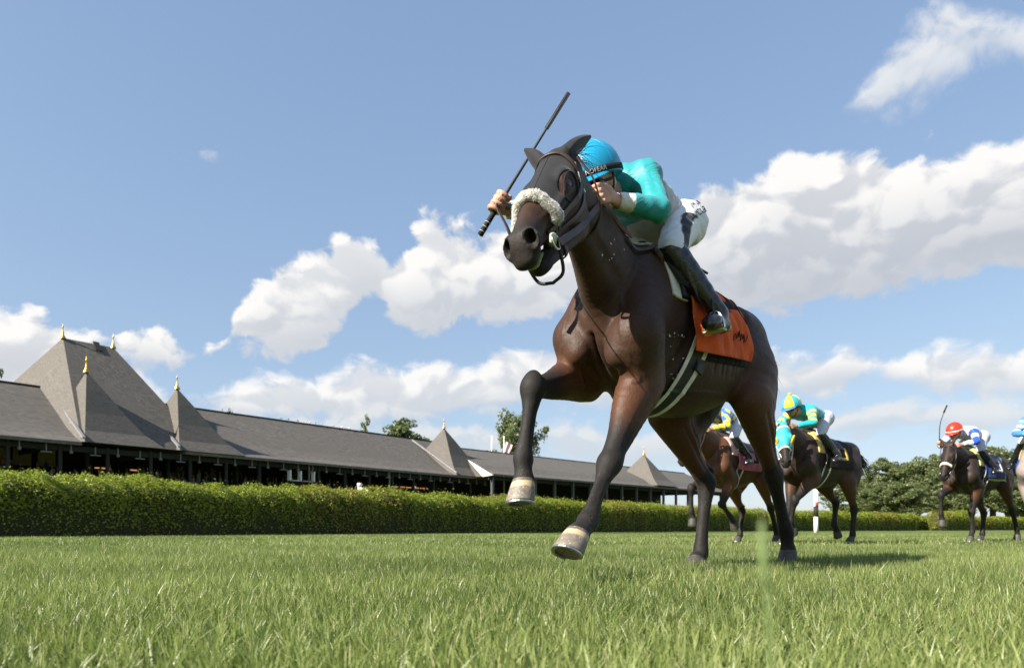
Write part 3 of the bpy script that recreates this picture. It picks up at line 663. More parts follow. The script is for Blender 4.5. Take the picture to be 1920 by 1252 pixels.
# birds on the ridge
M_BIRD = mat('bird', (.55, .55, .55), .7, (.3, .3, .3), 30)
rb_ = np.random.default_rng(9)
bird_src = None
for k, t in enumerate((23.5, 24.4, 31.0, 32.1, 33.4, 35.2, 36.0, 36.9, 38.7, 40.2, 41.4, 43.6)):
    if bird_src is None:
        S = Sculpt((-.35, -.2, -.02), (.35, .2, .4), .03); S.chain([(-.24, 0, .16, .03, .02), (-.05, 0, .16, .08, .08), (.12, 0, .2, .06, .06), (.2, 0, .30, .05, .05)], (0, 1, 0), n=2); V, F = S.mesh(1); bird_src = mesh_np('bird', V, F, M_BIRD)
        o = bird_src
    else: o = bird_src.copy(); COL.objects.link(o)
    o.location = G(t, 10, RZ + .12); o.rotation_euler = (0, 0, rb_.uniform(0, 6)); tag(o, 'tiny pale bird on the grandstand roof ridge, %s bird from the left' % ORD[k], 'bird', 'birds on the roof ridge')
# ------------------------------------------------------------------ trees
M_LEAFT = leaf_material('tree_leaf', (.085, .112, .045), (.185, .21, .09), (.20, .18, .09), .4)
M_LEAFP = leaf_material('pine_needles', (.08, .105, .045), (.15, .18, .075), (.19, .17, .08), .3)
M_BARK = mat('bark', (.075, .060, .048), .9, (.05, .04, .032), 3, .6, 20)
def tree_parts(seed, h, w, kind):
    """crown leaf mesh and trunk with limbs; returns meshes for sharing"""
    r = np.random.default_rng(seed); V = []; F = []
    # trunk and limbs
    def cone(a, b, ra, rb, n=7):
        M = nrm_frame(b - a, (1, .2, 0)); i = len(V)
        for p, q in ((a, ra), (b, rb)):
            for k in range(n): V.append(p + q * (math.cos(6.283 * k / n) * M[1] + math.sin(6.283 * k / n) * M[2]))
        F.extend([[i + k, i + (k + 1) % n, i + n + (k + 1) % n, i + n + k] for k in range(n)])
    top = V3(r.normal(0, .03) * h, r.normal(0, .03) * h, h * .9); cone(V3(0, 0, -.1), V3(0, 0, h * .35), w * .045, w * .034); cone(V3(0, 0, h * .35), top, w * .034, w * .006)
    cl = []
    nl = 24 if kind == 'pine' else 22
    for k in range(nl):
        t = .30 + .66 * (k + r.uniform(0, .8)) / nl; a = k * 2.4 + r.uniform(-.4, .4); prof = (1 - (t - .3) / .72) ** .7 if kind == 'pine' else math.sin(math.pi * min(1, (t - .18) / .86)) ** .7
        l = w * .5 * prof * r.uniform(.65, 1.1); p0 = V3(0, 0, h * t) + top * 0; p1 = p0 + V3(math.cos(a) * l, math.sin(a) * l, l * (.1 if kind == 'pine' else .35)); cone(p0, p1, w * .014, w * .004, 5)
        for q in np.linspace(.35, 1.05, 6): cl.append((p0 + (p1 - p0) * q + r.normal(0, .05 * w, 3), w * (.06 if kind == 'pine' else .085) * r.uniform(.6, 1.4)))
    cl.append((top, w * .10))
    n = 15000 if kind != 'pine' else 10000; ci = r.integers(0, len(cl), n); c = np.array([q[0] for q in cl])[ci]; rad = np.array([q[1] for q in cl])[ci]
    d = r.normal(0, 1, (n, 3)); d /= np.linalg.norm(d, axis=1, keepdims=True); p = c + d * (rad * r.uniform(.35, 1.05, n) ** .6)[:, None] * np.array([1.15, 1.15, .62 if kind == 'pine' else .8])
    nn = d * .6 + r.normal(0, .6, (n, 3)) + np.array([0, 0, .5]); nn /= np.linalg.norm(nn, axis=1, keepdims=True); ax = np.cross(nn, r.normal(0, 1, (n, 3))); ax /= np.linalg.norm(ax, axis=1, keepdims=True); bx = np.cross(nn, ax)
    l = (w * .0175 * r.uniform(.6, 1.4, n))[:, None]
    LV = np.stack([p - ax * l, p + bx * l * .7, p + ax * l, p - bx * l * .7], 1).reshape(-1, 3); tint = np.stack([np.clip(r.normal(.45, .3, n) + (ci % 5 - 2) * .09, 0, 1), (r.uniform(0, 1, n) > .9) * .6, np.zeros(n)], 1)
    return np.array(V), np.array(F), LV, np.repeat(tint, 4, 0)
TREES = {}
def tree(name, label, px, Z, top_y, w, kind, seed, rz):
    h = CAM_H + (990 - top_y) / 1280 * Z; key = (kind, seed)
    o = empty(name, ((px - 960) / 1280 * Z, Z, 0), rz, label, 'tree', 'trees behind the track')
    if key not in TREES:
        V, F, LV, ti = tree_parts(seed, 10., 8., kind)
        a = mesh_np('trunk', V, F, M_BARK, o); b = mesh_np('crown', LV, np.arange(len(LV)).reshape(-1, 4), M_LEAFP if kind == 'pine' else M_LEAFT, o, smooth=False, attrs={'tint': ti}); TREES[key] = (a, b)
    else:
        for q in TREES[key]: c = q.copy(); COL.objects.link(c); c.parent = o
    o.scale = (w / 8., w / 8., h / 10.)
TL = [('broadleaf_tree', 'lowest round bushy tree at the left end of the right-hand tree line', 1600, 118, 906, 10, 'leaf', 1, .3), ('broadleaf_tree', 'round tree with rising crown, second from the left in the right-hand tree line', 1632, 128, 896, 11, 'leaf', 2, 1.1),
      ('broadleaf_tree', 'tall leafy tree with a peaked top left of the red-capped jockey', 1683, 120, 868, 11.5, 'leaf', 3, 2.0), ('broadleaf_tree', 'spreading leafy tree between the peaked tree and the dark tall tree', 1722, 132, 880, 10, 'leaf', 1, 3.2),
      ('broadleaf_tree', 'dark tall tree directly behind the red-capped jockey\'s horse', 1752, 118, 860, 10, 'leaf', 5, .4), ('broadleaf_tree', 'dark tree half hidden by the red-capped jockey\'s horse', 1800, 122, 866, 11, 'leaf', 6, 1.4),
      ('broadleaf_tree', 'wide leafy tree behind the rump of the red-capped jockey\'s horse', 1862, 120, 852, 13, 'leaf', 2, 4.1), ('broadleaf_tree', 'leafy tree cut by the right edge of the picture', 1918, 116, 850, 12, 'leaf', 3, 5.2),
      ('broadleaf_tree', 'leafy tree just outside the right edge beyond the grey horse', 1990, 118, 854, 13, 'leaf', 1, 1.9),
      ('broadleaf_tree', 'low pale green tree in front of the right-hand tree line near the right edge', 1905, 100, 899, 10, 'leaf', 3, .9), ('broadleaf_tree', 'low bushy tree left of the red-capped jockey, in front of the tree line', 1700, 104, 909, 9, 'leaf', 2, 2.7),
      ('broadleaf_tree', 'low bushy tree under the third horse\'s tail', 1645, 106, 919, 8, 'leaf', 3, 3.9), ('broadleaf_tree', 'low bushy tree behind the legs of the red-capped jockey\'s horse', 1790, 106, 906, 10, 'leaf', 1, 5.6),
      ('broadleaf_tree', 'leafy tree between the wide tree and the one cut by the right edge', 1890, 128, 850, 12, 'leaf', 5, 2.2), ('broadleaf_tree', 'leafy tree filling the dip right of the peaked tree', 1708, 136, 876, 12, 'leaf', 6, 4.4),
      ('conifer_tree', 'broad conifer top showing above the grandstand roof left of the third turret', 752, 135, 786, 15, 'pine', 6, .8), ('conifer_tree', 'small conifer tip showing above the roof ridge left of the broad conifer', 683, 135, 797, 5, 'pine', 5, 2.8),
      ('broadleaf_tree', 'dark green tree behind the flagpoles and the leading horse\'s raised hoof', 967, 130, 786, 11, 'leaf', 2, .2), ('conifer_tree', 'dark conifer tip at the far left edge above the roof', -6, 95, 700, 5, 'pine', 5, .5),
      ('conifer_tree', 'tiny conifer tip just right of the second turret', 428, 135, 768, 4, 'pine', 6, 1.5)]
for a in TL: tree(*a)
# ------------------------------------------------------------------ horse anatomy (local axes: x forward, y to its left, z up; origin on the ground under the withers)
def head_frame(pose):
    a = nrm(pose['nose'] - pose['poll']); up = V3(0, 0, 1); u = nrm(up - (up @ a) * a); s = np.cross(u, a)
    if pose.get('roll'):
        c, sn = math.cos(pose['roll']), math.sin(pose['roll']); u, s = u * c + s * sn, s * c - u * sn
    return pose['poll'], a, s, u
def hp(fr, a, s, u): return fr[0] + fr[1] * a + fr[2] * s + fr[3] * u
def sculpt_head(S, pose, infl=0.0, ears=True, detail=True, jaw=True):
    fr = head_frame(pose); A, Sd, U = fr[1:]; M = np.array([A, Sd, U])
    rows = [(-.03, .068, .075, -.085), (.05, .079, .095, -.095), (.12, .090, .112, -.112), (.19, .094, .120, -.120), (.27, .075, .106, -.105), (.35, .059, .084, -.083),
            (.43, .048, .066, -.068), (.50, .046, .057, -.062), (.55, .047, .052, -.063)]
    S.chain([(*hp(fr, a, 0, c), w, h) for a, w, h, c in rows], Sd, k=.03, n=6, infl=infl)
    if jaw:
        for sg in (1, -1):
            S.ell(hp(fr, .165, sg * .052, -.185), M, (.105, .030, .088), k=.03, infl=infl)         # cheek
            S.seg(hp(fr, .22, sg * .045, -.235), hp(fr, .50, sg * .020, -.168), Sd, .020, .018, .030, .022, k=.025, infl=infl)
            S.seg(hp(fr, .20, sg * .093, -.078), hp(fr, .36, sg * .062, -.078), Sd, .011, .006, .012, .008, k=.02, infl=infl)  # facial crest
            S.ell(hp(fr, .172, sg * .074, -.060), M, (.05, .026, .036), k=.03, infl=infl)         # brow
    if detail:
        S.ell(hp(fr, .575, 0, -.085), M, (.036, .050, .036), k=.03)                                 # upper lip
        S.ell(hp(fr, .600, 0, -.100), M, (.024, .040, .024), k=.02)
        S.seg(hp(fr, .46, 0, -.164), hp(fr, .540, 0, -.162), Sd, .030, .033, .022, .018, k=.02)    # lower lip and chin
        S.ell(hp(fr, .522, 0, -.174), M, (.032, .030, .018), k=.02)
        for sg in (1, -1):                                                                          # the open mouth
            S.seg(hp(fr, .50, sg * .05, -.130), hp(fr, .64, 0, -.138), Sd, .05, .06, .004, .009, k=.006, mode='sub')
        for sg in (1, -1):
            ax = nrm(A * .55 + Sd * sg * .25 - U * .80); nx = nrm(Sd * sg * .52 + A * .82 + U * .22); nx = nrm(nx - (nx @ ax) * ax)
            Mn = np.array([ax, nx, np.cross(ax, nx)]); nc = hp(fr, .563, sg * .040, -.050)
            S.ell(nc, Mn, (.040, .022, .030), k=.018)                                               # flared nostril
            S.ell(nc + nx * .004, Mn, (.036, .022, .027), k=.010)
            S.ell(nc + nx * .024 + ax * .002, Mn, (.031, .030, .0195), k=.005, mode='sub')
            S.ell(nc + nx * .004 - A * .015, Mn, (.020, .030, .013), k=.004, mode='sub')
            S.ell(hp(fr, .192, sg * .100, -.066), M, (.022, .012, .016), k=.008, mode='sub')        # eye socket
    if ears: sculpt_ears(S, pose, infl)
def sculpt_ears(S, pose, infl=0.0):
        fr = head_frame(pose)
        for sg in (1, -1):
            b = hp(fr, -.015, sg * .048, -.035); t, wd = pose['ears'][0 if sg == 1 else 1]
            t = np.asarray(t, float); dr = t - b
            S.chain([(*(b), .024, .022), (*(b + dr * .3), .030, .019), (*(b + dr * .65), .022, .012), (*t, .004, .004)], wd, k=.018, n=3, infl=infl)

def leg_front(S, j, sg, shp):
    E, K, Ft, C = j['elbow'], j['knee'], j['fetlock'], j['coronet']; L = V3(0, 1, 0)
    S.chain([(-.04, sg * .10, 1.50, .05, .10), (.08, sg * .15, 1.33, .075, .14), (*shp, .088, .11)], L, k=.07)                     # shoulder blade
    S.chain([(*shp, .088, .105), (*((shp + E) / 2 + V3(-.02, 0, -.01)), .085, .13), (*(E + V3(-.03, 0, .02)), .07, .10)], L, k=.06)   # upper arm
    ax = nrm(K - E); l = lambda t: E + (K - E) * t
    fw = nrm(V3(1, 0, 0) - (V3(1, 0, 0) @ ax) * ax) if abs(ax[0]) < .9 else nrm(V3(0, 0, 1) - ax[2] * ax)
    S.chain([(*l(-.12), .078, .11), (*(l(.12) + fw * .012), .086, .110), (*(l(.35) + fw * .012), .076, .094), (*l(.65), .056, .066), (*l(.86), .047, .051), (*K, .050, .050)], L, k=.035, n=3)
    dn = nrm(Ft - K); bk = nrm(E - K) + dn; bk = nrm(bk) if np.linalg.norm(bk) > .25 else nrm(np.cross(L, dn) * -1)
    front = -bk
    S.ell(K + front * .012, np.array([L, dn, np.cross(L, dn)]), (.050, .074, .042), k=.025)
    m = lambda t: K + (Ft - K) * t
    S.chain([(*m(.02), .049, .047), (*m(.2), .041, .040), (*m(.38), .030, .032), (*m(.7), .030, .032), (*m(.88), .036, .039), (*Ft, .042, .045), (*((Ft + C) / 2), .038, .039), (*C, .050, .050)], L, k=.02, n=3)
    tb = nrm(np.cross(L, dn)); tb = tb if tb @ front < 0 else -tb                                       # flexor tendon behind the cannon bone
    S.seg(m(.12) + tb * .022, m(.86) + tb * .024, L, .013, .013, .016, .016, k=.012)
    S.ell(Ft + tb * .026, np.array([L, dn, tb]), (.026, .026, .022), k=.02)                             # ergot bulge
    for s2 in (1, -1): S.ell(l(.02) + L * s2 * .03 + V3(.0, 0, -.01), np.eye(3), (.05, .045, .07), k=.04)
def leg_hind(S, j, sg):
    St, Hk, Ft, C = j['stifle'], j['hock'], j['fetlock'], j['coronet']; L = V3(0, 1, 0)
    hip = V3(-.98, sg * .10, 1.30)
    S.chain([(*hip, .125, .17), (*(hip * .55 + St * .45 + V3(-.05, sg * .02, 0)), .125, .205), (*(St + V3(-.06, 0, .02)), .095, .135)], L, k=.08)
    l = lambda t: St + (Hk - St) * t
    ax = nrm(Hk - St); bk = nrm(np.cross(L, ax)); bk = bk if bk[0] < 0 else -bk
    S.chain([(*l(-.05), .092, .12), (*(l(.22) + bk * .01), .086, .108), (*(l(.48) + bk * .004), .068, .084), (*l(.75), .050, .060), (*l(.93), .048, .060), (*Hk, .051, .065)], L, k=.05)
    isch = V3(-1.15, sg * .075, 1.22)
    S.chain([(*isch, .075, .085), (*((isch + l(.35)) / 2 + V3(-.05, sg * .015, 0)), .085, .10), (*(l(.42) + bk * .04), .05, .06)], L, k=.07)  # hamstrings
    dn = nrm(Ft - Hk); pt = Hk + bk * .062 - dn * .035
    S.seg(l(.55) + bk * .045, pt, L, .014, .017, .016, .020, k=.018)                                    # Achilles cord and point of hock
    S.seg(pt, Hk + dn * .09 + bk * .026, L, .018, .016, .022, .020, k=.02)
    m = lambda t: Hk + (Ft - Hk) * t
    S.chain([(*Hk, .051, .060), (*m(.14), .047, .052), (*m(.32), .038, .042), (*m(.7), .036, .040), (*m(.88), .042, .045), (*Ft, .046, .049), (*((Ft + C) / 2), .038, .040), (*C, .050, .050)], L, k=.02)
    S.seg(m(.12) + bk * .022, m(.86) + bk * .024, L, .014, .014, .016, .016, k=.012)
def groove(S, pts, r, k, mode='sub', depth=.35):
    P = S.snap(catmull(np.array(pts, float), 4), r * depth if mode == 'sub' else -r * depth)
    t = np.sin(np.linspace(.12, math.pi - .12, len(P))) ** .5
    S.chain([(*p, r * q, r * q) for p, q in zip(P, t)], V3(0, 1, 0), k=k, n=1, mode=mode)
def sculpt_body(S, pose):
    L = V3(0, 1, 0)
    st = [(.235, .10, 1.27, 1.00), (.17, .165, 1.38, .93), (.05, .205, 1.50, .86), (-.10, .235, 1.565, .815), (-.32, .268, 1.525, .815), (-.56, .268, 1.50, .86), (-.78, .235, 1.515, .95),
          (-.96, .195, 1.520, 1.02), (-1.08, .155, 1.47, 1.06), (-1.16, .11, 1.41, 1.12)]
    S.chain([(f, 0, (t + b) / 2, w, (t - b) / 2) for f, w, t, b in st], L, k=.04, n=8)
    S.chain([(.16, 0, 1.50, .045, .06), (.0, 0, 1.555, .045, .055), (-.14, 0, 1.555, .05, .05), (-.35, 0, 1.50, .06, .05)], L, k=.06)   # withers
    for sg in (1, -1):
        S.ell(V3(-.82, sg * .15, 1.40), np.eye(3), (.08, .05, .06), k=.07)                            # point of hip
        S.ell(V3(-1.02, sg * .085, 1.38), np.eye(3), (.20, .10, .12), k=.08)
        S.ell(pose['shoulder'][0 if sg == 1 else 1] + V3(.035, -sg * .065, -.035), nrm_frame(V3(.5, 0, -.85)), (.12, .080, .07), k=.014)   # pectoral
    # neck
    poll = pose['poll']; fr = head_frame(pose); end = hp(fr, .02, 0, -.12)
    b0 = V3(-.06, 0, 1.30); b1 = V3(.14, .0, 1.335)
    mid = lambda t: b1 + (end - b1) * t + V3(0, 0, 1) * pose.get('arch', .03) * math.sin(math.pi * t)
    S.chain([(*b0, .15, .255), (*b1, .135, .245), (*mid(.28), .112, .205), (*mid(.52), .090, .165), (*mid(.76), .075, .135), (*end, .070, .115)], L, k=.07, n=6)
    # jugular groove on both sides
    for sg in (1, -1):
        pts = [mid(t) + V3(.06, sg * w, -.075 - .03 * (1 - t)) for t, w in ((.05, .145), (.4, .105), (.8, .085))]
        S.chain([(*p, .010, .02) for p in pts], L, k=.035, n=6, mode='sub')
    for sg in (1, -1):       # lines between the muscle groups
        sp_ = pose['shoulder'][0 if sg == 1 else 1]
        groove(S, [(-.03, sg * .15, 1.48), (.10, sg * .20, 1.34), (sp_[0] - .02, sp_[1] + sg * .06, sp_[2] + .10), (sp_[0] + .05, sp_[1] + sg * .03, sp_[2] + .02)], .018, .03)
        groove(S, [(-.17, sg * .23, 1.38), (-.13, sg * .26, 1.20), (-.05, sg * .25, 1.02), (.02, sg * .22, .92)], .018, .035)
        groove(S, [(.00, sg * .21, 1.30), (.05, sg * .26, 1.14), (.07, sg * .26, 1.02)], .012, .03)
        S.ell(V3(-.73, sg * .285, 1.34), np.eye(3), (.10, .06, .11), k=.08, mode='sub')
        groove(S, [(-1.04, sg * .20, 1.36), (-1.00, sg * .25, 1.20), (-.97, sg * .26, 1.04)], .015, .04)
        groove(S, [(-.80, sg * .22, 1.40), (-.76, sg * .25, 1.22), (-.74, sg * .24, 1.06)], .014, .04)
        for q in range(6):
            f_ = -.31 - .064 * q - .012 * (q % 2); groove(S, [(f_, sg * .26, 1.32), (f_ - .02, sg * .28, 1.16), (f_ - .05, sg * .26, 1.02)], .0045, .02)
    groove(S, [(.26, .03, 1.38), (.32, .01, 1.24), (.335, .0, 1.12)], .014, .03)
    S.seg(V3(.335, 0, 1.10), V3(.20, 0, .86), L, .006, .008, .035, .05, k=.03, mode='sub')           # groove between the breast muscles
def make_hoof(parent, cor, sole, fw, matl, shoe_mat, scale=1.0):
    """cor: centre of the coronet ring, sole: centre of the sole, fw: direction of the toe"""
    ax = nrm(sole - cor); h = np.linalg.norm(sole - cor); fw = nrm(fw - (fw @ ax) * ax); sd = np.cross(ax, fw)
    n = 26; prof = [(-.12, .80, .0), (0, .86, .0), (.10, .90, .02), (.5, 1.0, .14), (.94, 1.09, .26), (1.0, 1.07, .27)]
    V = []; att = []
    for t, r, sh in prof:
        for i in range(n):
            a = 2 * math.pi * i / n; c, s_ = math.cos(a), math.sin(a)
            rf = (.062 if c > 0 else .052) * r * scale; rs = .060 * r * scale * (1 - .12 * max(-c, 0))
            V.append(cor + ax * h * t * (1 if c > -.2 else .98) + fw * (rf * c + sh * h * .75) + sd * rs * s_); att.append(t)
    F = [[k * n + i, k * n + (i + 1) % n, (k + 1) * n + (i + 1) % n, (k + 1) * n + i] for k in range(len(prof) - 1) for i in range(n)]
    # concave sole
    base = (len(prof) - 1) * n; m0 = len(V)
    for i in range(n):
        V.append(V[base + i] * .80 + (cor + ax * h * 1.0 + fw * h * .2) * .20 - ax * .002); att.append(1)
    for i in range(n):
        V.append(V[base + i] * .25 + (cor + ax * h * .86 + fw * h * .2) * .75); att.append(1)
    for k in range(2):
        o0 = base if k == 0 else m0; o1 = m0 if k == 0 else m0 + n
        F += [[o0 + i, o0 + (i + 1) % n, o1 + (i + 1) % n, o1 + i] for i in range(n)]
    o = mesh_np('hoof', V, np.array(F), matl, parent, attrs={'band': np.array(att)})
    Fc = [list(range(m0 + n, m0 + 2 * n))]
    bm = bmesh.new(); bm.from_mesh(o.data); bm.verts.ensure_lookup_table(); bm.faces.new([bm.verts[i] for i in Fc[0]]); bm.normal_update(); bm.to_mesh(o.data); bm.free()
    # shoe: an open U of flat bar under the wall
    Vs = []; idx = [i for i in range(n) if math.cos(2 * math.pi * i / n) > -.82]; idx = sorted(idx, key=lambda i: (i + n // 2) % n)
    for i in idx:
        p = np.array(V[base + i]); c0 = cor + ax * h + fw * h * .2
        for q, z in ((1.02, .000), (1.02, .007), (.80, .007), (.80, .000)): Vs.append(c0 + (p - c0) * q + ax * (z + .001))
    Fs = [[4 * k + j, 4 * k + (j + 1) % 4, 4 * k + 4 + (j + 1) % 4, 4 * k + 4 + j] for k in range(len(idx) - 1) for j in range(4)] + [[0, 1, 2, 3], [4 * len(idx) - 4 + j for j in (3, 2, 1, 0)]]
    mesh_np('horseshoe', Vs, np.array(Fs), shoe_mat, o, smooth=False)
    return o

def coat_attr(V, pose):
    """red: black points of the legs, muzzle; green: paler tan on the inside of the thigh and flank"""
    V = V.astype(np.float64); dark = np.zeros(len(V))
    def seg_d(a, b):
        ab = b - a; t = np.clip(((V - a) @ ab) / (ab @ ab), 0, 1); return np.linalg.norm(V - a - t[:, None] * ab, axis=1), t
    for nm in ('FL', 'FR'):
        j = pose[nm]; d, t = seg_d(j['elbow'], j['knee']); dark = np.maximum(dark, sstep(t, .45, .8) * (d < .10))
        for a, b in (('knee', 'fetlock'), ('fetlock', 'coronet')):
            d, t = seg_d(j[a], j[b]); dark = np.maximum(dark, (d < .085) * 1.0)
    for nm in ('HL', 'HR'):
        j = pose[nm]; d, t = seg_d(j['stifle'], j['hock']); dark = np.maximum(dark, sstep(t, .75, 1.0) * (d < .10))
        for a, b in (('hock', 'fetlock'), ('fetlock', 'coronet')):
            d, t = seg_d(j[a], j[b]); dark = np.maximum(dark, (d < .10) * 1.0)
    fr = head_frame(pose); q = V - fr[0]; a = q @ fr[1]; s_ = q @ fr[2]; u = q @ fr[3]; near = (np.abs(s_) < .16) & (np.abs(u + .1) < .2)
    dark = np.maximum(dark, sstep(a, .44, .54) * near * .85)
    tan = np.zeros(len(V))
    for nm in ('HL', 'HR'):
        j = pose[nm]; d, t = seg_d(j['stifle'], j['hock']); tan = np.maximum(tan, (1 - sstep(t, .6, .95)) * sstep(-d, -.22, -.1))
    for nm in ('FL', 'FR'):
        j = pose[nm]; d, t = seg_d(j['elbow'], j['knee']); tan = np.maximum(tan, (1 - sstep(t, .35, .75)) * sstep(-d, -.20, -.09))
    return np.stack([dark, tan, np.zeros(len(V))], 1)

def coat_material(name, base, base2, points=(.014, .012, .011), tan=(.10, .042, .018), rough=.50, head_pale=None):
    m = bpy.data.materials.new(name); m.use_nodes = True; nt = m.node_tree; bs = nt.nodes['Principled BSDF']
    tc = N(nt, 'ShaderNodeTexCoord').outputs['Object']
    at = N(nt, 'ShaderNodeAttribute', attribute_name='coat'); sp = N(nt, 'ShaderNodeSeparateColor'); nt.links.new(at.outputs['Color'], sp.inputs[0])
    c = MIXC(nt, SMOOTH(nt, NOISE(nt, tc, 3.5, 4, .6, .4), .35, .68), base, base2)
    c = MIXC(nt, ML(nt, 'MULTIPLY', sp.outputs[1], .62), c, tan)
    c = MIXC(nt, sp.outputs[0], c, points)
    c = MIXC(nt, ML(nt, 'MULTIPLY', SMOOTH(nt, NOISE(nt, tc, 170, 3, .7), .35, .65), .55), c, MIXC(nt, .5, c, (.0, .0, .0)))      # hair grain
    # dust thrown up on the legs and belly: fine pale specks
    sx = N(nt, 'ShaderNodeSeparateXYZ'); nt.links.new(tc, sx.inputs[0])
    low = SMOOTH(nt, sx.outputs[2], .95, .15)
    sp2 = SMOOTH(nt, NOISE(nt, tc, 240, 2, .6), .56, .70); cl = SMOOTH(nt, NOISE(nt, tc, 9, 3, .6), .42, .66)
    c = MIXC(nt, ML(nt, 'MULTIPLY', ML(nt, 'MULTIPLY', sp2, cl), ML(nt, 'MULTIPLY', low, .8)), c, (.20, .15, .10))
    nt.links.new(c, bs.inputs['Base Color'])
    rr = ML(nt, 'MULTIPLY_ADD', NOISE(nt, tc, 30, 5, .7), .4, rough - .15); nt.links.new(ML(nt, 'ADD', rr, ML(nt, 'MULTIPLY', sp.outputs[0], .12)), bs.inputs['Roughness'])
    bs.inputs['Specular IOR Level'].default_value = .26
    bs.inputs['Sheen Weight'].default_value = .03; bs.inputs['Sheen Roughness'].default_value = .4
    b = N(nt, 'ShaderNodeBump'); b.inputs['Strength'].default_value = .8; b.inputs['Distance'].default_value = .004
    mp = N(nt, 'ShaderNodeMapping'); nt.links.new(tc, mp.inputs[0]); mp.inputs['Scale'].default_value = (1, 1, .35)
    hN = ML(nt, 'ADD', ML(nt, 'MULTIPLY', NOISE(nt, mp.outputs[0], 190, 3, .7), .42), ML(nt, 'MULTIPLY', NOISE(nt, tc, 20, 4, .6, .8), .9))
    nt.links.new(hN, b.inputs['Height']); nt.links.new(b.outputs[0], bs.inputs['Normal'])
    return m

MAIN = dict(
    poll=V3(.86, .196, 1.64), nose=V3(1.211, .332, 1.185), arch=.02, roll=R(-15),
    ears=((V3(.595, .185, 1.815), V3(0, .3, 1)), (V3(.805, .03, 1.735), V3(.5, 1, .0))),
    shoulder=(V3(.25, .20, 1.09), V3(.25, -.155, 1.13)),
    FR=dict(elbow=V3(.15, -.185, .96), knee=V3(.563, -.146, .855), fetlock=V3(.63, -.145, .54), coronet=V3(.64, -.13, .436), sole=V3(.655, -.115, .345), toe=V3(1, .0, -.25)),
    FL=dict(elbow=V3(.15, .150, .885), knee=V3(.40, .145, .522), fetlock=V3(.592, .175, .265), coronet=V3(.685, .195, .215), sole=V3(.735, .20, .135), toe=V3(1, 0, .45)),
    HR=dict(stifle=V3(-.635, -.185, .88), hock=V3(-.977, -.115, .51), fetlock=V3(-.905, -.118, .085), coronet=V3(-.86, -.118, .055), sole=V3(-.82, -.118, -.02), toe=V3(1, 0, 0)),
    HL=dict(stifle=V3(-.84, .215, .95), hock=V3(-1.20, .20, .555), fetlock=V3(-1.39, .20, .215), coronet=V3(-1.41, .205, .095), sole=V3(-1.40, .21, .0), toe=V3(.6, 0, -.5)),
)
def sinews(S, pose):
    """tendon hollows on the cannons, forearm muscle lines and raised veins"""
    for nm in ('FL', 'FR', 'HL', 'HR'):
        j = pose[nm]; f = nm[0] == 'F'; K = j['knee' if f else 'hock']; Ft = j['fetlock']; U_ = j['elbow' if f else 'stifle']; dn = nrm(Ft - K); L = V3(0, 1, 0); L = nrm(L - (L @ dn) * dn); bk = np.cross(L, dn); bk = bk if bk[0] < 0 else -bk
        for sg in (1, -1):
            groove(S, [K + dn * .07 + L * sg * .036 + bk * .016, K * .5 + Ft * .5 + L * sg * .032 + bk * .014, Ft - dn * .05 + L * sg * .036 + bk * .014], .009, .010, depth=.2)
            up = nrm(K - U_); Lu = nrm(V3(0, 1, 0) - up[1] * up); fw = np.cross(Lu, up); fw = fw if fw[0] > 0 else -fw
            groove(S, [U_ + up * .08 + Lu * sg * .07 + fw * .02, U_ * .5 + K * .5 + Lu * sg * .06 + fw * .012, K - up * .06 + Lu * sg * .045], .011, .018)
            groove(S, [U_ + up * .05 + Lu * sg * .07 - fw * .05, U_ * .6 + K * .4 + Lu * sg * .065 - fw * .03, K - up * .10 + Lu * sg * .045 - fw * .02], .008, .012)
    for sg, i in ((1, 0), (-1, 1)):
        sp_ = pose['shoulder'][i]
        groove(S, [(.20, sg * .10, 1.42), (.30, sg * .13, 1.28), sp_ + V3(.09, -sg * .02, .03), sp_ + V3(.05, -sg * .01, -.12)], .0075, .008, 'add', .15)
        groove(S, [sp_ + V3(.06, -sg * .03, -.10), sp_ + V3(.01, -sg * .0, -.20), pose['FL' if sg == 1 else 'FR']['elbow'] + V3(.10, -sg * .04, -.05)], .008, .008, 'add', .15)
        groove(S, [(-.02, sg * .17, .86), (-.25, sg * .20, .90), (-.45, sg * .20, .93), (-.60, sg * .17, .96)], .007, .008, 'add', .15)
    fr = head_frame(pose)
    for sg in (1, -1):
        groove(S, [hp(fr, .30, sg * .085, -.07), hp(fr, .37, sg * .065, -.06), hp(fr, .45, sg * .055, -.05)], .006, .007, 'add', .15)
        groove(S, [hp(fr, .40, sg * .06, -.09), hp(fr, .45, sg * .055, -.11), hp(fr, .50, sg * .052, -.10)], .009, .012)
FIELD = {}
def build_horse(name, pose, loc, rz, coat, hoofm, shoem, res, label, ears=True):
    root = empty(name, loc, rz, label, 'horse')
    S = Sculpt((-1.62, -.46, -.02), (1.34, .56, 1.92), res)
    sculpt_body(S, pose)
    leg_front(S, pose['FL'], 1, pose['shoulder'][0]); leg_front(S, pose['FR'], -1, pose['shoulder'][1])
    leg_hind(S, pose['HL'], 1); leg_hind(S, pose['HR'], -1)
    sculpt_head(S, pose, ears=ears)
    if res < .009: sinews(S, pose)
    FIELD[name] = S; V, F = S.mesh(3)
    body = mesh_np('body', V, F, coat, root, attrs={'coat': coat_attr(V, pose)})
    for nm in ('FL', 'FR', 'HL', 'HR'):
        j = pose[nm]; make_hoof(root, j['coronet'], j['sole'], j['toe'], hoofm if nm[0] == 'F' and res < .009 else M_HOOFD, shoem)
    return root

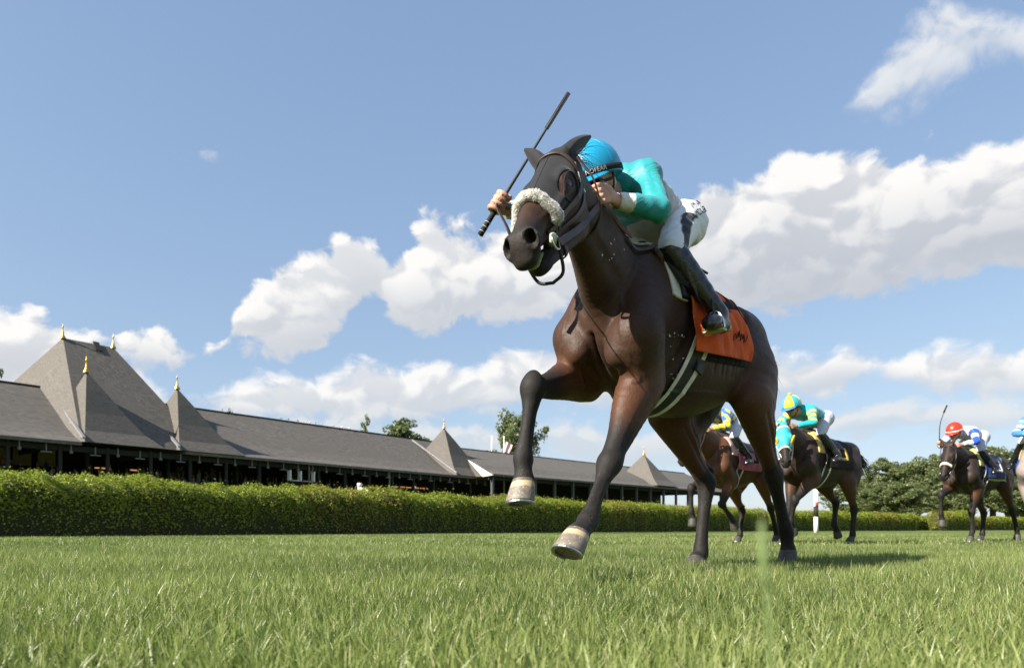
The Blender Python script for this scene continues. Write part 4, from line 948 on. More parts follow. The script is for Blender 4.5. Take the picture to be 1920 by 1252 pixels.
M_COAT = coat_material('bay_coat', (.058, .026, .014), (.032, .0145, .0085), tan=(.115, .042, .017))
def hoof_material():
    m = mat('hoof_horn', (.20, .17, .13), .55, (.12, .105, .085), 34, .35, 160); nt = m.node_tree; bs = nt.nodes['Principled BSDF']
    at = N(nt, 'ShaderNodeAttribute', attribute_name='band').outputs['Fac']; tc = N(nt, 'ShaderNodeTexCoord').outputs['Object']
    w = ML(nt, 'ADD', at, ML(nt, 'MULTIPLY', NOISE(nt, tc, 18, 3, .6), .10)); old = bs.inputs['Base Color'].links[0].from_socket
    c = MIXC(nt, SMOOTH(nt, w, .42, .30), old, (.42, .32, .19)); c = MIXC(nt, SMOOTH(nt, w, .12, .06), c, (.10, .08, .06))
    st = SMOOTH(nt, NOISE(nt, tc, 120, 2, .5), .60, .66); c = MIXC(nt, ML(nt, 'MULTIPLY', st, .5), c, (.45, .40, .33)); nt.links.new(c, bs.inputs['Base Color'])
    b = bs.inputs['Normal'].links[0].from_node; hh = b.inputs['Height'].links[0].from_socket; rg = ML(nt, 'MULTIPLY', ML(nt, 'SINE', ML(nt, 'MULTIPLY', w, 70)), .25); nt.links.new(ML(nt, 'ADD', hh, rg), b.inputs['Height']); return m
M_HOOF = hoof_material()
M_HOOFD = mat('dark_hoof_horn', (.035, .030, .026), .6, (.07, .06, .05), 40, .4, 160)
M_SHOE = mat('shoe_metal', (.45, .45, .45), .35, metal=1.0)
MAIN_LOC = (.584, 3.31, 0); MAIN_TH = R(43.2); MAIN_RZ = math.atan2(-math.cos(MAIN_TH), -math.sin(MAIN_TH))
import time as _t; _t0 = _t.time()
horse = build_horse('race_horse', MAIN, MAIN_LOC, MAIN_RZ, M_COAT, M_HOOF, M_SHOE, .0072, 'dark bay racehorse galloping in front with black hood and white noseband')
print('horse', _t.time() - _t0)
# ------------------------------------------------------------------ tack of the leading horse
M_LEATHER = mat('brown_leather', (.060, .030, .018), .5, (.035, .020, .013), 30, .4, 300)
M_REIN = mat('rubber_rein', (.20, .055, .025), .6, (.13, .035, .02), 25, .5, 400)
M_HOODC = mat('black_hood_cloth', (.010, .010, .0105), .72, (.015, .015, .016), 14, .5, 260, sheen=.08, spec=.22)
M_BLACK = mat('black_webbing', (.010, .010, .011), .6, (.018, .018, .02), 40, .4, 500)
M_WHITEW = mat('white_webbing', (.74, .72, .62), .75, (.55, .54, .45), 22, .4, 350)
M_METAL = mat('bright_metal', (.62, .62, .62), .25, (.5, .5, .5), 20, metal=1.0)
M_GREENB = mat('bit_rubber', (.30, .36, .16), .5, (.45, .48, .28), 40, .2, 200)
M_WOOL = mat('sheepskin', (.90, .87, .80), .95, (.80, .76, .68), 60, .9, 260, sheen=.4, spec=.1, bdist=.006)
M_ORANGE = mat('orange_cloth', (.68, .10, .013), .8, (.56, .078, .010), 9, .35, 700, sheen=.1, spec=.2)
M_BLACKC = mat('black_cloth', (.012, .012, .013), .85, (.02, .02, .022), 20, .4, 500, spec=.2)
M_EYE = mat('dark_eye', (.010, .006, .004), .06, (.02, .01, .006), 40, spec=.8)
M_SLOB = mat('slobber', (.16, .17, .03), .35, (.34, .34, .12), 60, .3, 100)
M_HAIR = mat('black_hair', (.008, .007, .007), .4, (.016, .013, .011), 30, spec=.4)
M_BLUEC = mat('blue_cloth', (.02, .09, .42), .7, (.015, .06, .3), 20)

HF = head_frame(MAIN); h_ = lambda a, s, u: hp(HF, a, s, u)
SH = FIELD['race_horse']

def eyes(pose, root, r=.0215):
    fr = head_frame(pose)
    for sg in (1, -1):
        bm = bmesh.new(); bmesh.ops.create_uvsphere(bm, u_segments=18, v_segments=12, radius=r)
        me = bpy.data.meshes.new('eye'); bm.to_mesh(me); bm.free(); me.materials.append(M_EYE); me.polygons.foreach_set('use_smooth', [True] * len(me.polygons))
        o = link(bpy.data.objects.new('eye', me), root); o.location = hp(fr, .198, sg * .080, -.066)
eyes(MAIN, horse)
# tongue and green slobber between the lips
S = Sculpt(h_(.52, 0, -.14) - .12, h_(.52, 0, -.14) + .14, .004)
S.seg(h_(.50, 0, -.134), h_(.572, 0, -.137), HF[2], .025, .024, .008, .008, k=.01)
V, F = S.mesh(1); mesh_np('tongue', V, F, M_SLOB, horse)

# mane: short dark tufts along the crest, a forelock blown over behind the ear
rng = np.random.default_rng(4)
ro = []; di = []
for t in np.linspace(0, 1, 150):
    p = V3(.10, 0, 1.58) * (1 - t) + h_(-.02, 0, -.03) * t; ro.append(p + rng.normal(0, .008, 3)); di.append(V3(-.5, -.9, .12))
ro = list(SH.snap(np.array(ro), -.004))
strands('mane', ro, di, .14, (0, -.2, -.9), .0028, M_HAIR, horse, seed=3)
ro = [h_(-.04, .07, -.07) + rng.normal(0, .012, 3) for _ in range(20)]
strands('forelock', ro, [V3(-.30, .85, -.12)] * 20, .17, (0, .0, -1.1), .0015, M_HAIR, horse, seg=9, seed=8, curl=.55)
# tail streaming straight back
ro = [V3(-1.25, -.02, 1.36) + rng.normal(0, .018, 3) for _ in range(240)]
strands('tail', ro, [V3(-1, -.22, .12)] * 240, .62, (0, 0, -.95), .004, M_HAIR, horse, seg=8, seed=5, curl=.16)

# --- hood
hood = empty('racing_hood', MAIN_LOC, MAIN_RZ, 'black cloth hood with round eye holes on the leading horse', 'hood')
lo = np.minimum(h_(-.1, 0, 0), h_(.45, 0, -.3)) - .2; hi = np.maximum(h_(-.1, 0, 0), h_(.45, 0, -.3)) + .22
for q in MAIN['ears']: lo = np.minimum(lo, q[0] - .04); hi = np.maximum(hi, q[0] + .04)
S = Sculpt(lo, hi, .0042)
sculpt_head(S, MAIN, infl=.0045, detail=False, ears=False)
S.plane(h_(.335, 0, -.05), HF[1] + HF[3] * .12); S.plane(h_(-.03, 0, -.1), -HF[1] * .55 - HF[3] * .8); S.plane(h_(0, 0, -.150), -HF[3] + HF[1] * .15); sculpt_ears(S, MAIN, .0045)
for sg in (1, -1):
    S.ell(h_(.215, sg * .112, -.070), np.array([HF[1], HF[2], HF[3]]), (.072, .050, .054), k=.006, mode='sub')
SHD = S; V, F = S.mesh(3); mesh_np('hood_cloth', V, F, M_HOODC, hood)
# rolled seam round each eye hole and the forehead seam
for sg in (1, -1):
    pts = [h_(.215 + .072 * math.cos(t), sg * .12, -.070 + .054 * math.sin(t)) for t in np.linspace(0, 2 * math.pi, 25)]
    tube('eye_seam', SH.snap(np.array(pts), .005), .0024, M_HOODC, hood, 2, 8, cap=False)
for sg in (.012,):
    tube('hood_seam', SHD.snap(np.array([h_(a, sg, .01) for a in np.linspace(.02, .30, 10)]), .0005), .0016, M_BLACK, hood, 2, 6)

# --- bridle
bridle = empty('bridle', MAIN_LOC, MAIN_RZ, 'brown leather bridle and reins on the leading horse', 'bridle')
class Both:                       # surface of head and hood together
    lo = SH.lo
    @staticmethod
    def sample(P):
        P = np.asarray(P, float); a = SH.sample(P); q = (P - SHD.lo) / SHD.res
        ins = np.all((q >= 0) & (q < SHD.n - 1.01), -1); return np.where(ins, np.minimum(a, SHD.sample(P)), a)
    @staticmethod
    def grad(P, h=.010):
        g = np.stack([Both.sample(np.asarray(P) + e) - Both.sample(np.asarray(P) - e) for e in np.eye(3) * h], -1); return g / np.maximum(np.linalg.norm(g, axis=-1, keepdims=True), 1e-6)
    @staticmethod
    def snap(P, off, it=12):
        P = np.array(P, float)
        for _ in range(it): P = P + Both.grad(P) * np.clip(off - Both.sample(P), -.03, .03)[..., None] * .8
        return P
strap('browband', [h_(.055, .115, -.11), h_(.045, .10, -.05), h_(.03, .06, .0), h_(.03, 0, .02), h_(.03, -.06, .0), h_(.045, -.10, -.05), h_(.055, -.115, -.11)], .022, .005, M_LEATHER, bridle, Both)
for sg in (1, -1):
    strap('cheek_strap', [h_(.02, sg * .09, -.07), h_(.10, sg * .115, -.115), h_(.22, sg * .115, -.125), h_(.34, sg * .085, -.125), h_(.44, sg * .07, -.120)], .020, .005, M_LEATHER, bridle, Both)
    strap('cheek_strap', [h_(.03, sg * .10, -.10), h_(.14, sg * .11, -.155), h_(.26, sg * .10, -.165), h_(.38, sg * .08, -.15), h_(.455, sg * .07, -.132)], .016, .005, M_LEATHER, bridle, Both)
    strap('keeper', [h_(.10, sg * .115, -.095), h_(.105, sg * .115, -.16)], .014, .007, M_METAL, bridle, Both)
    strap('jaw_strap', [h_(.36, sg * .08, -.13), h_(.39, sg * .07, -.19), h_(.40, sg * .03, -.24)], .018, .005, M_LEATHER, bridle, Both)
    torus('bit_ring', h_(.475, sg * .070, -.128), HF[2], .025, .0042, M_METAL, bridle)
    tube('bit_cheek', [h_(.455, sg * .062, -.112), h_(.49, sg * .064, -.122)], .013, M_GREENB, bridle, 1)
    tube('chin_strap', [h_(.475, sg * .068, -.16), h_(.50, sg * .05, -.225), h_(.505, 0, -.245)], .006, M_BLACK, bridle)
strap('throat_latch', [h_(.0, .09, -.06), h_(.05, .125, -.15), h_(.085, .10, -.26), h_(.10, 0, -.315), h_(.085, -.10, -.26), h_(.05, -.125, -.15), h_(0, -.09, -.06)], .018, .005, M_LEATHER, bridle, SH, snap=False)
# sheepskin noseband
_wb = M_WOOL.node_tree.nodes['Principled BSDF']; _wb.inputs['Subsurface Weight'].default_value = .6; _wb.inputs['Subsurface Radius'].default_value = (.02, .018, .014); _wb.inputs['Subsurface Scale'].default_value = 1.0
wool = empty('sheepskin_noseband', MAIN_LOC, MAIN_RZ, 'fluffy cream sheepskin noseband across the leading horse\'s nose', 'noseband')
pts = np.array([h_(.385, .088, -.105), h_(.375, .080, -.055), h_(.362, .05, -.012), h_(.36, .0, .004), h_(.362, -.05, -.012), h_(.375, -.080, -.055), h_(.385, -.088, -.105)])
P = SH.snap(catmull(pts, 4), .011); Q = np.concatenate([P, np.full((len(P), 2), .0165)], 1); Q[0, 3:] = Q[-1, 3:] = .014; Q[1, 3:] = Q[-2, 3:] = .021
S = Sculpt(P.min(0) - .07, P.max(0) + .07, .003); S.chain(Q, HF[1], n=1)
V, F = S.mesh(1)
rn = np.random.default_rng(2); C = rn.normal(0, 1, (64, 3)) * 130; ph = rn.uniform(0, 6.28, 64)
dn = np.sin(V @ C.T + ph).sum(1) / 8; gr = S.grad(V, .004); V = V + gr * (dn * .0013)[:, None]
wv = mesh_np('fleece', V, F, M_WOOL, wool)
ii = rn.choice(len(V), 8000, replace=True)
strands('wool_curls', V[ii], gr[ii] * 1.0, .0085, (0, 0, -.7), .0010, M_WOOL, wv, seg=2, seed=6, curl=1.2)
strap('noseband_strap', [h_(.385, .088, -.105), h_(.39, .075, -.17), h_(.40, .03, -.225), h_(.40, -.03, -.225), h_(.39, -.075, -.17), h_(.385, -.088, -.105)], .016, .004, M_LEATHER, wool, SH)

# --- saddle, pad, girth
def ring_ray(field, f, th, zc, off):
    """distance from the barrel's axis to the coat along angle th (0 = horse's left, 90 deg = up)"""
    f, th = np.broadcast_arrays(np.asarray(f, float), np.asarray(th, float)); zc = np.broadcast_to(zc, f.shape)
    d = np.stack([np.zeros_like(f), np.cos(th), np.sin(th)], -1); o = np.stack([f, np.zeros_like(f), zc], -1)
    lo_ = np.full(f.shape, .05); hi_ = np.full(f.shape, .50)
    for _ in range(22):
        m = (lo_ + hi_) / 2; ins = field.sample(o + d * m[..., None]) < 0; lo_ = np.where(ins, m, lo_); hi_ = np.where(ins, hi_, m)
    return o + d * (lo_ + off)[..., None]
def draped(name, field, f0, f1, th0, th1, off, matl, parent, nf=40, nt=90, wr=.006, seed=0, thick=.004, flare=.0, mats=None, zone=None, skew=0.0, rise=0.0):
    u = np.linspace(0, 1, nf); v = np.linspace(0, 1, nt); U_, W_ = np.meshgrid(u, v, indexing='ij')
    th = (th0 + rise * U_) + (th1 - th0 - 2 * rise * U_) * W_; e = np.abs(W_ - .5) * 2
    f = f0 + (f1 - f0) * U_ - skew * e
    r = np.random.default_rng(seed); w = 0
    for _ in range(9):
        a, b, c, q = r.normal(0, 9), r.normal(0, 16), r.uniform(0, 6.28), r.uniform(.4, 1); w = w + q * np.sin(a * U_ + b * W_ + c + 1.5 * np.sin(3 * W_ + c))
    P = ring_ray(field, f, th, 1.18, 0.0)
    n_ = np.stack([np.zeros_like(f), np.cos(th), np.sin(th)], -1)
    P = P + n_ * (off + wr * (.5 + .5 * w / 3) * (.25 + .75 * e) + flare * e ** 4)[..., None]
    V = P.reshape(-1, 3); V2 = (P - n_ * thick).reshape(-1, 3); k = nf * nt
    g = lambda i, j: i * nt + j
    F = [[g(i, j), g(i + 1, j), g(i + 1, j + 1), g(i, j + 1)] for i in range(nf - 1) for j in range(nt - 1)]
    F2 = [[b_ + k for b_ in q[::-1]] for q in F]
    rim = [g(i, 0) for i in range(nf)] + [g(nf - 1, j) for j in range(1, nt)] + [g(i, nt - 1) for i in range(nf - 2, -1, -1)] + [g(0, j) for j in range(nt - 2, 0, -1)]
    F3 = [[rim[i], rim[i] + k, rim[(i + 1) % len(rim)] + k, rim[(i + 1) % len(rim)]] for i in range(len(rim))]
    att = None
    if zone is not None: z_ = zone(U_, W_).reshape(-1, 3); att = {'zone': np.concatenate([z_, z_])}
    return mesh_np(name, np.concatenate([V, V2]), np.array(F + F2 + F3), matl, parent, attrs=att), P
A0 = R(-24); A1 = R(180 + 24)
cloth = empty('saddle_cloth', MAIN_LOC, MAIN_RZ, 'orange saddle cloth with black number patches on the leading horse', 'saddle cloth')
draped('under_cloth', SH, -.17, -.69, A0 - R(3), A1 + R(3), .006, M_BLACKC, cloth, wr=.004, seed=3, skew=.02, rise=R(9))
_, CP = draped('number_cloth', SH, -.09, -.66, A0 + R(3), A1 - R(3), .016, M_ORANGE, cloth, nf=60, nt=130, wr=.050, seed=1, flare=.016, skew=.02, rise=R(9))
# the big black numeral on each flank, partly hidden by the boot
def patch(P, i0, i1, j0, j1, name, matl, parent, off=.004):
    i0, i1, j0, j1 = int(i0), int(i1), int(j0), int(j1); G = P[i0:i1 + 1, j0:j1 + 1]; a, b = G.shape[:2]
    n_ = np.cross(np.gradient(G, axis=0), np.gradient(G, axis=1)); n_ /= np.maximum(np.linalg.norm(n_, axis=-1, keepdims=True), 1e-9)
    if n_[a // 2, b // 2] @ (G[a // 2, b // 2] - V3(G[a // 2, b // 2][0], 0, 1.18)) < 0: n_ = -n_
    V = np.concatenate([(G + n_ * off).reshape(-1, 3), (G + n_ * off * .3).reshape(-1, 3)]); k = a * b
    F = [[i * b + j, (i + 1) * b + j, (i + 1) * b + j + 1, i * b + j + 1] for i in range(a - 1) for j in range(b - 1)]; F += [[q + k for q in f_[::-1]] for f_ in F]
    rim = [i * b for i in range(a)] + [(a - 1) * b + j for j in range(1, b)] + [i * b + b - 1 for i in range(a - 2, -1, -1)] + [j for j in range(b - 2, 0, -1)]
    F += [[rim[i], rim[i] + k, rim[(i + 1) % len(rim)] + k, rim[(i + 1) % len(rim)]] for i in range(len(rim))]
    return mesh_np(name, V, np.array(F), matl, parent)
for (i0, i1, j0, j1) in ((22, 29, 34, 50), (40, 47, 30, 48), (29, 40, 30, 34), (29, 40, 44, 48), (51, 54, 22, 40)):
    patch(CP, i0, i1, j0, j1, 'numeral_stroke', M_BLACKC, cloth)
saddle = empty('racing_saddle', MAIN_LOC, MAIN_RZ, 'small black racing saddle and white edged girth on the leading horse', 'saddle')
draped('pad', SH, .02, -.12, R(30), R(150), .012, M_WHITEW, saddle, nf=10, nt=60, wr=.002, seed=8, thick=.012)
draped('saddle_flap', SH, -.06, -.52, R(30), R(150), .034, M_BLACK, saddle, nf=24, nt=60, wr=.004, seed=9, thick=.02)
def girth_band(f_top, f_bot, w, name, matl, off, sg_only=False):
    ths = np.linspace(R(14), R(-194), 70); t = np.abs(np.cos(ths)); s_ = np.clip((np.sin(R(14)) - np.sin(ths)) / 1.25, 0, 1)
    fs = f_top + (f_bot - f_top) * s_
    P = ring_ray(SH, fs, ths, 1.18, off)
    return strap(name, P, w, .006, matl, saddle, SH, 0, n=1, snap=False)
girth_band(-.245, -.105, .085, 'girth', M_BLACK, .008)
girth_band(-.195, -.060, .022, 'girth_edge', M_WHITEW, .013)
girth_band(-.300, -.150, .028, 'girth_edge', M_WHITEW, .013)
for sg in (1,):
    c = ring_ray(SH, -.205, R(-32), 1.18, .018)
    strap('buckle', [c + V3(.0, 0, .035), c, c - V3(-.012, .004, .035)], .06, .012, M_BLACK, saddle, SH, n=2, snap=False)

# flecks of foam and turf stuck to the coat
rf = np.random.default_rng(12); FV = []; FF = []
spots = [ring_ray(SH, rf.uniform(-.10, .03), R(rf.uniform(-62, -6)), 1.18, .001) for _ in range(16)] + list(SH.snap(np.array([(.45 + rf.normal(0, .06), .10 + rf.normal(0, .01), 1.42 + rf.normal(0, .05)) for _ in range(7)]), .001))
for p in spots:
    n_ = SH.grad(p[None])[0]; M = nrm_frame(n_, (0, .2, 1)); s_ = rf.uniform(.0018, .0058); i0 = len(FV); FV.append(p + n_ * s_ * .5)
    for k in range(7): a = 2 * math.pi * k / 7; q = s_ * rf.uniform(.6, 1.3); FV.append(p + q * (math.cos(a) * M[1] + math.sin(a) * M[2] * 1.3) - n_ * .001)
    FF += [[i0, i0 + 1 + k, i0 + 1 + (k + 1) % 7] for k in range(7)]
mesh_np('foam_flecks', FV, np.array(FF), mat('foam', (.62, .58, .52), .7, (.5, .45, .4), 60), horse)['kind'] = 'stuff'

# small dark print at the cloth's rear corner, too fine to read
for q in range(7):
    i0 = 36 + 2 * q; j0 = 9 + (q % 3); P_ = [CP[i0, j0 + 1], CP[i0 + 1, j0 + 5 - q % 2], CP[i0 + 2, j0 + 2], CP[min(i0 + 3, 58), j0 + 6 - q % 3]]
    tube('print_stroke', np.array(P_) + V3(0, .004, .001), .0016, M_BLACKC, cloth, 4, 5)
# ------------------------------------------------------------------ jockeys
M_SKIN = mat('skin', (.52, .29, .20), .5, (.44, .22, .15), 25, .2, 300)
M_SKIN_D = mat('dark_skin', (.36, .19, .12), .5, (.30, .15, .10), 25, .2, 300)  # darker skin tone, worn by the third jockey
M_BOOT = mat('boot_leather', (.009, .009, .010), .22, (.016, .016, .018), 14, .25, 90, spec=.6)
M_LENS = mat('goggle_lens', (.010, .012, .012), .05, (.02, .02, .02), 10, spec=.9)
M_STRAPB = mat('chin_strap', (.012, .012, .013), .6)
def wrinkle(V, F, amp, seed, scale=30.0, aniso=(1, 1, 1)):
    """soft cloth folds along the surface normals"""
    V = np.asarray(V, float); a = V[F[:, 1]] - V[F[:, 0]]; b = V[F[:, 3]] - V[F[:, 0]]; fn = np.cross(a, b); nn = np.zeros_like(V)
    for i in range(4): np.add.at(nn, F[:, i], fn)
    nn /= np.maximum(np.linalg.norm(nn, axis=1, keepdims=True), 1e-12)
    r = np.random.default_rng(seed); w = 0
    for k in range(7):
        c = r.normal(0, 1, 3) * scale * np.array(aniso) * r.uniform(.5, 1.6); p = r.uniform(0, 6.28); q = r.normal(0, 1, 3) * scale * .3
        x = np.sin(V @ c + p + 1.6 * np.sin(V @ q + p)); w = w + np.sign(x) * np.abs(x) ** 1.3 * r.uniform(.4, 1)
    return V + nn * (amp * w / 2.6)[:, None]
def fist(S, W, G, g, e2, infl=0.0, thumb=1, n=1.0):
    """closed hand: W wrist, G grip centre, g grip axis (towards the thumb side), e2 from the grip to the back of the hand"""
    g = nrm(g); e2 = nrm(e2 - (e2 @ g) * g); e1 = np.cross(e2, g)
    if e1 @ (G - W) < 0: e1 = -e1
    P = lambda a, b, c: G + e1 * a * n + e2 * b * n + g * c * n
    S.seg(W, P(-.040, .008, .0), g, .026, .036, .020, .019, k=.02)
    S.seg(P(-.045, .010, .0), P(-.016, .020, .002), g, .038, .042, .016, .014, k=.015)
    for i, (o, l) in enumerate(((-.033, .84), (-.011, .98), (.011, 1.05), (.033, .96))):
        q = [P(-.016, .024, o), P(.012 * l, .026, o * 1.05), P(.030 * l, .010, o * 1.03), P(.026 * l, -.014, o), P(.002, -.023, o * .98)]
        S.chain([(*p, r_, r_) for p, r_ in zip(q, (.0105, .0108, .0098, .0090, .0080))], g, k=.004, n=2)
    q = [P(-.046, -.002, .034), P(-.022, -.016, .052), P(.004, -.022, .046), P(.022, -.024, .034)]
    S.chain([(*p, r_, r_) for p, r_ in zip(q, (.014, .0125, .0110, .0090))], e2, k=.006, n=2)
def sculpt_person(S, J, part='all', infl=0.0):
    Y = V3(0, 1, 0)
    hipc = (J['hipL'] + J['hipR']) / 2; shc = (J['shL'] + J['shR']) / 2
    up = V3(0, 0, 1)
    if part in ('all', 'torso', 'jersey'):
        ax = shc - hipc
        S.chain([(*(hipc - ax * .06), .145, .108), (*(hipc + ax * .25 + up * .012), .138, .106), (*(hipc + ax * .55 + up * .022), .152, .110), (*(hipc + ax * .85 + up * .008), .165, .105), (*(shc + ax * .02), .13, .085)], Y, k=.03, n=4, infl=infl)
        for sd, sg in (('L', 1), ('R', -1)):
            s_, e_, h_w = J['sh' + sd], J['el' + sd], J['wr' + sd]
            S.seg(shc, s_, up, .07, .062, .075, .062, k=.05, infl=infl)
            m1 = s_ + (e_ - s_) * .45
            S.chain([(*s_, .062, .060), (*m1, .050, .050), (*e_, .041, .041)], Y, k=.03, n=3, infl=infl)
            m2 = e_ + (h_w - e_) * .35
            S.chain([(*e_, .041, .041), (*m2, .042, .042), (*h_w, .027, .025)], up, k=.015, n=3, infl=infl)
    if part in ('all', 'legs', 'breeches'):
        S.chain([(*(J['hipL'] + V3(-.05, 0, -.0)), .09, .105), (*(hipc + V3(-.05, 0, .0)), .10, .115), (*(J['hipR'] + V3(-.05, 0, 0)), .09, .105)], V3(1, 0, 0), k=.03, n=2, infl=infl)
        for sd in 'LR':
            h, k_ = J['hip' + sd], J['kn' + sd]
            S.chain([(*h, .088, .098), (*(h + (k_ - h) * .45), .076, .080), (*k_, .056, .060)], Y, k=.04, n=3, infl=infl)
    if part in ('all', 'legs', 'boots'):
        for sd in 'LR':
            k_, a_, t_ = J['kn' + sd], J['an' + sd], J['toe' + sd]
            cf = k_ + (a_ - k_) * .35 + V3(-.014, 0, -.01)
            S.chain([(*k_, .054, .056), (*cf, .050, .054), (*(k_ + (a_ - k_) * .75), .036, .040), (*a_, .033, .038)], Y, k=.02, n=3, infl=infl)
            fd = nrm(t_ - a_); heel = a_ + V3(-.085, 0, -.050)
            S.chain([(*(heel), .028, .026), (*(a_ + V3(.02, 0, -.050)), .032, .030), (*(t_ - fd * .05), .038, .027), (*t_, .026, .018)], Y, k=.02, n=3, infl=infl)
    if part in ('all',):
        hd = J['head']; f = nrm(J['face']); u = nrm(J['crown'] - (J['crown'] @ f) * f); s_ = np.cross(u, f); M = np.array([f, s_, u])
        hpt = lambda a, b, c: hd + f * a + s_ * b + u * c
        S.chain([(*(shc + (hd - shc) * .15), .062, .06), (*hpt(-.035, 0, -.075), .052, .055)], s_, k=.03)
        S.ell(hpt(-.012, 0, .025), M, (.098, .076, .095), k=.01)
        S.ell(hpt(.028, 0, -.045), M, (.062, .058, .078), k=.03)
        S.ell(hpt(.050, 0, -.100), M, (.030, .030, .022), k=.02)                                       # chin
        S.chain([(*hpt(.082, 0, .005), .009, .010), (*hpt(.108, 0, -.030), .014, .013)], s_, k=.010)   # nose
        S.ell(hpt(.082, 0, -.066), M, (.010, .024, .007), k=.008); S.ell(hpt(.080, 0, -.080), M, (.010, .021, .007), k=.008)
        for sg in (1, -1):
            S.ell(hpt(.060, sg * .040, -.030), M, (.024, .020, .022), k=.02)
            S.ell(hpt(-.012, sg * .078, -.020), np.array([nrm(f * .9 - s_ * sg * .4), nrm(s_ * sg + f * .4), u]), (.020, .008, .033), k=.006)
        for sd in 'LR':
            fist(S, J['wr' + sd], J['hand' + sd], J['grip' + sd], J['back' + sd])
RIDER = dict(
    hipL=V3(-.325, .095, 1.805), hipR=V3(-.325, -.095, 1.805), shL=V3(.135, .160, 1.835), shR=V3(.165, -.160, 1.815),
    elL=V3(.235, .295, 1.605), wrL=V3(.445, .215, 1.600), handL=V3(.540, .195, 1.590), gripL=V3(.25, -.25, 1), backL=V3(.5, .75, .3),
    elR=V3(.43, -.24, 1.70), wrR=V3(.68, -.19, 1.615), handR=V3(.775, -.145, 1.590), gripR=V3(-.363, .386, .85), backR=V3(.80, -.60, .0),
    knL=V3(-.01, .205, 1.535), knR=V3(-.01, -.205, 1.535), anL=V3(-.205, .350, 1.250), anR=V3(-.205, -.350, 1.250), toeL=V3(-.045, .380, 1.160), toeR=V3(-.045, -.380, 1.160),
    head=V3(.390, .060, 1.750), face=V3(.86, .10, -.46), crown=V3(.46, 0, .88),
)
def helmet_mesh(J, infl, part):
    hd = J['head']; f = nrm(J['face']); u = nrm(J['crown'] - (J['crown'] @ f) * f); s_ = np.cross(u, f); return hd, f, s_, u
def build_jockey(J, loc, rz, res, label, jersey, breeches, cap, skin, boots=None, zone_j=None, zone_b=None, zone_c=None, pom=False, cap_band=None, brim=None, goggles=True, seed=0, lower_leg='boots'):
    root = empty('person', loc, rz, label, 'person')
    pts = np.array([J[k] for k in J if k[:2] in ('hi', 'sh', 'el', 'wr', 'ha', 'kn', 'an', 'to', 'he') and k != 'hip']); lo = pts.min(0) - .2; hi = pts.max(0) + .2
    S = Sculpt(lo, hi, res); sculpt_person(S, J, 'all', -.008); V, F = S.mesh(2); mesh_np('body', V, F, skin, root)
    # jersey
    S = Sculpt(lo, hi, res * 1.3); sculpt_person(S, J, 'jersey', .008)
    hipc = (J['hipL'] + J['hipR']) / 2; shc = (J['shL'] + J['shR']) / 2; ax = nrm(shc - hipc)
    S.plane(hipc + ax * .015, -ax)
    for sd in 'LR':                                   # cuffs end at the wrist
        e_, w_ = J['el' + sd], J['wr' + sd]; d_ = nrm(w_ - e_); c_ = w_ - d_ * .012
        S.ell(c_ + d_ * .055, np.eye(3), (.055, .055, .055), k=0, mode='sub')
    V, F = S.mesh(2); V = wrinkle(V, F, .0055, seed + 1, 36)
    mesh_np('jersey', V, F, jersey, root, attrs={'zone': zone_j(V, J)} if zone_j else {'zone': np.zeros((len(V), 3))})
    S = Sculpt(lo, hi, res * 1.2); sculpt_person(S, J, 'breeches', .006)
    for sd in 'LR':
        h, k_ = J['hip' + sd], J['kn' + sd]
        S.ell(k_ + nrm(k_ - h) * .035 + V3(-.01, 0, -.06), np.eye(3), (.08, .08, .08), k=0, mode='sub')
    V, F = S.mesh(2); V = wrinkle(V, F, .0032, seed + 2, 44)
    mesh_np('breeches', V, F, breeches, root, attrs={'zone': zone_b(V, J)} if zone_b else {'zone': np.zeros((len(V), 3))})
    for sd in 'LR':
        JJ = dict(J); S = Sculpt(np.minimum(J['kn' + sd], J['toe' + sd]) - .2, np.maximum(J['kn' + sd], J['toe' + sd]) + .2, res)
        k_, a_, t_ = J['kn' + sd], J['an' + sd], J['toe' + sd]; o = 'R' if sd == 'L' else 'L'
        JJ['kn' + o], JJ['an' + o], JJ['toe' + o] = k_, a_, t_
        sculpt_person(S, JJ, 'boots', .003); S.plane(k_ + V3(.02, 0, .012), V3(.35, 0, 1))
        V, F = S.mesh(2); V = wrinkle(V, F, .0020, seed + 3, 45); mesh_np('boot', V, F, boots or M_BOOT, root)
    # helmet with cloth cap
    hd, f, s_, u = helmet_mesh(J, 0, ''); M = np.array([f, s_, u]); hpt = lambda a, b, c: hd + f * a + s_ * b + u * c
    S = Sculpt(hd - .24, hd + .24, min(res, .006)); S.ell(hpt(-.010, 0, .030), M, (.150, .121, .140), k=0); S.plane(hpt(0, 0, .012), -u + f * .10)
    V, F = S.mesh(3); q = V - hd
    loc_ = np.stack([q @ f, q @ s_, q @ u], 1)
    mesh_np('helmet', V, F, cap, root, attrs={'zone': zone_c(loc_) if zone_c else np.zeros((len(V), 3))})
    # peak
    n = 22; Vp = []
    for k, (r, dz) in enumerate(((.98, .010), (1.24, -.012), (1.25, -.018), (.98, .002))):
        for a in np.linspace(-R(62), R(62), n):
            e = math.cos(a * 1.45) ** .6 if abs(a * 1.45) < math.pi / 2 else 0
            rr = .98 + (r - .98) * e; Vp.append(hpt(-.010 + .150 * rr * math.cos(a), .121 * rr * math.sin(a), .016 + dz * (e if r > 1 else 1)))
    Fp = [[(k % 4) * n + i, (k % 4) * n + i + 1, ((k + 1) % 4) * n + i + 1, ((k + 1) % 4) * n + i] for k in range(4) for i in range(n - 1)]
    mesh_np('peak', Vp, np.array(Fp), brim or cap, root, attrs={'zone': np.zeros((len(Vp), 3))})
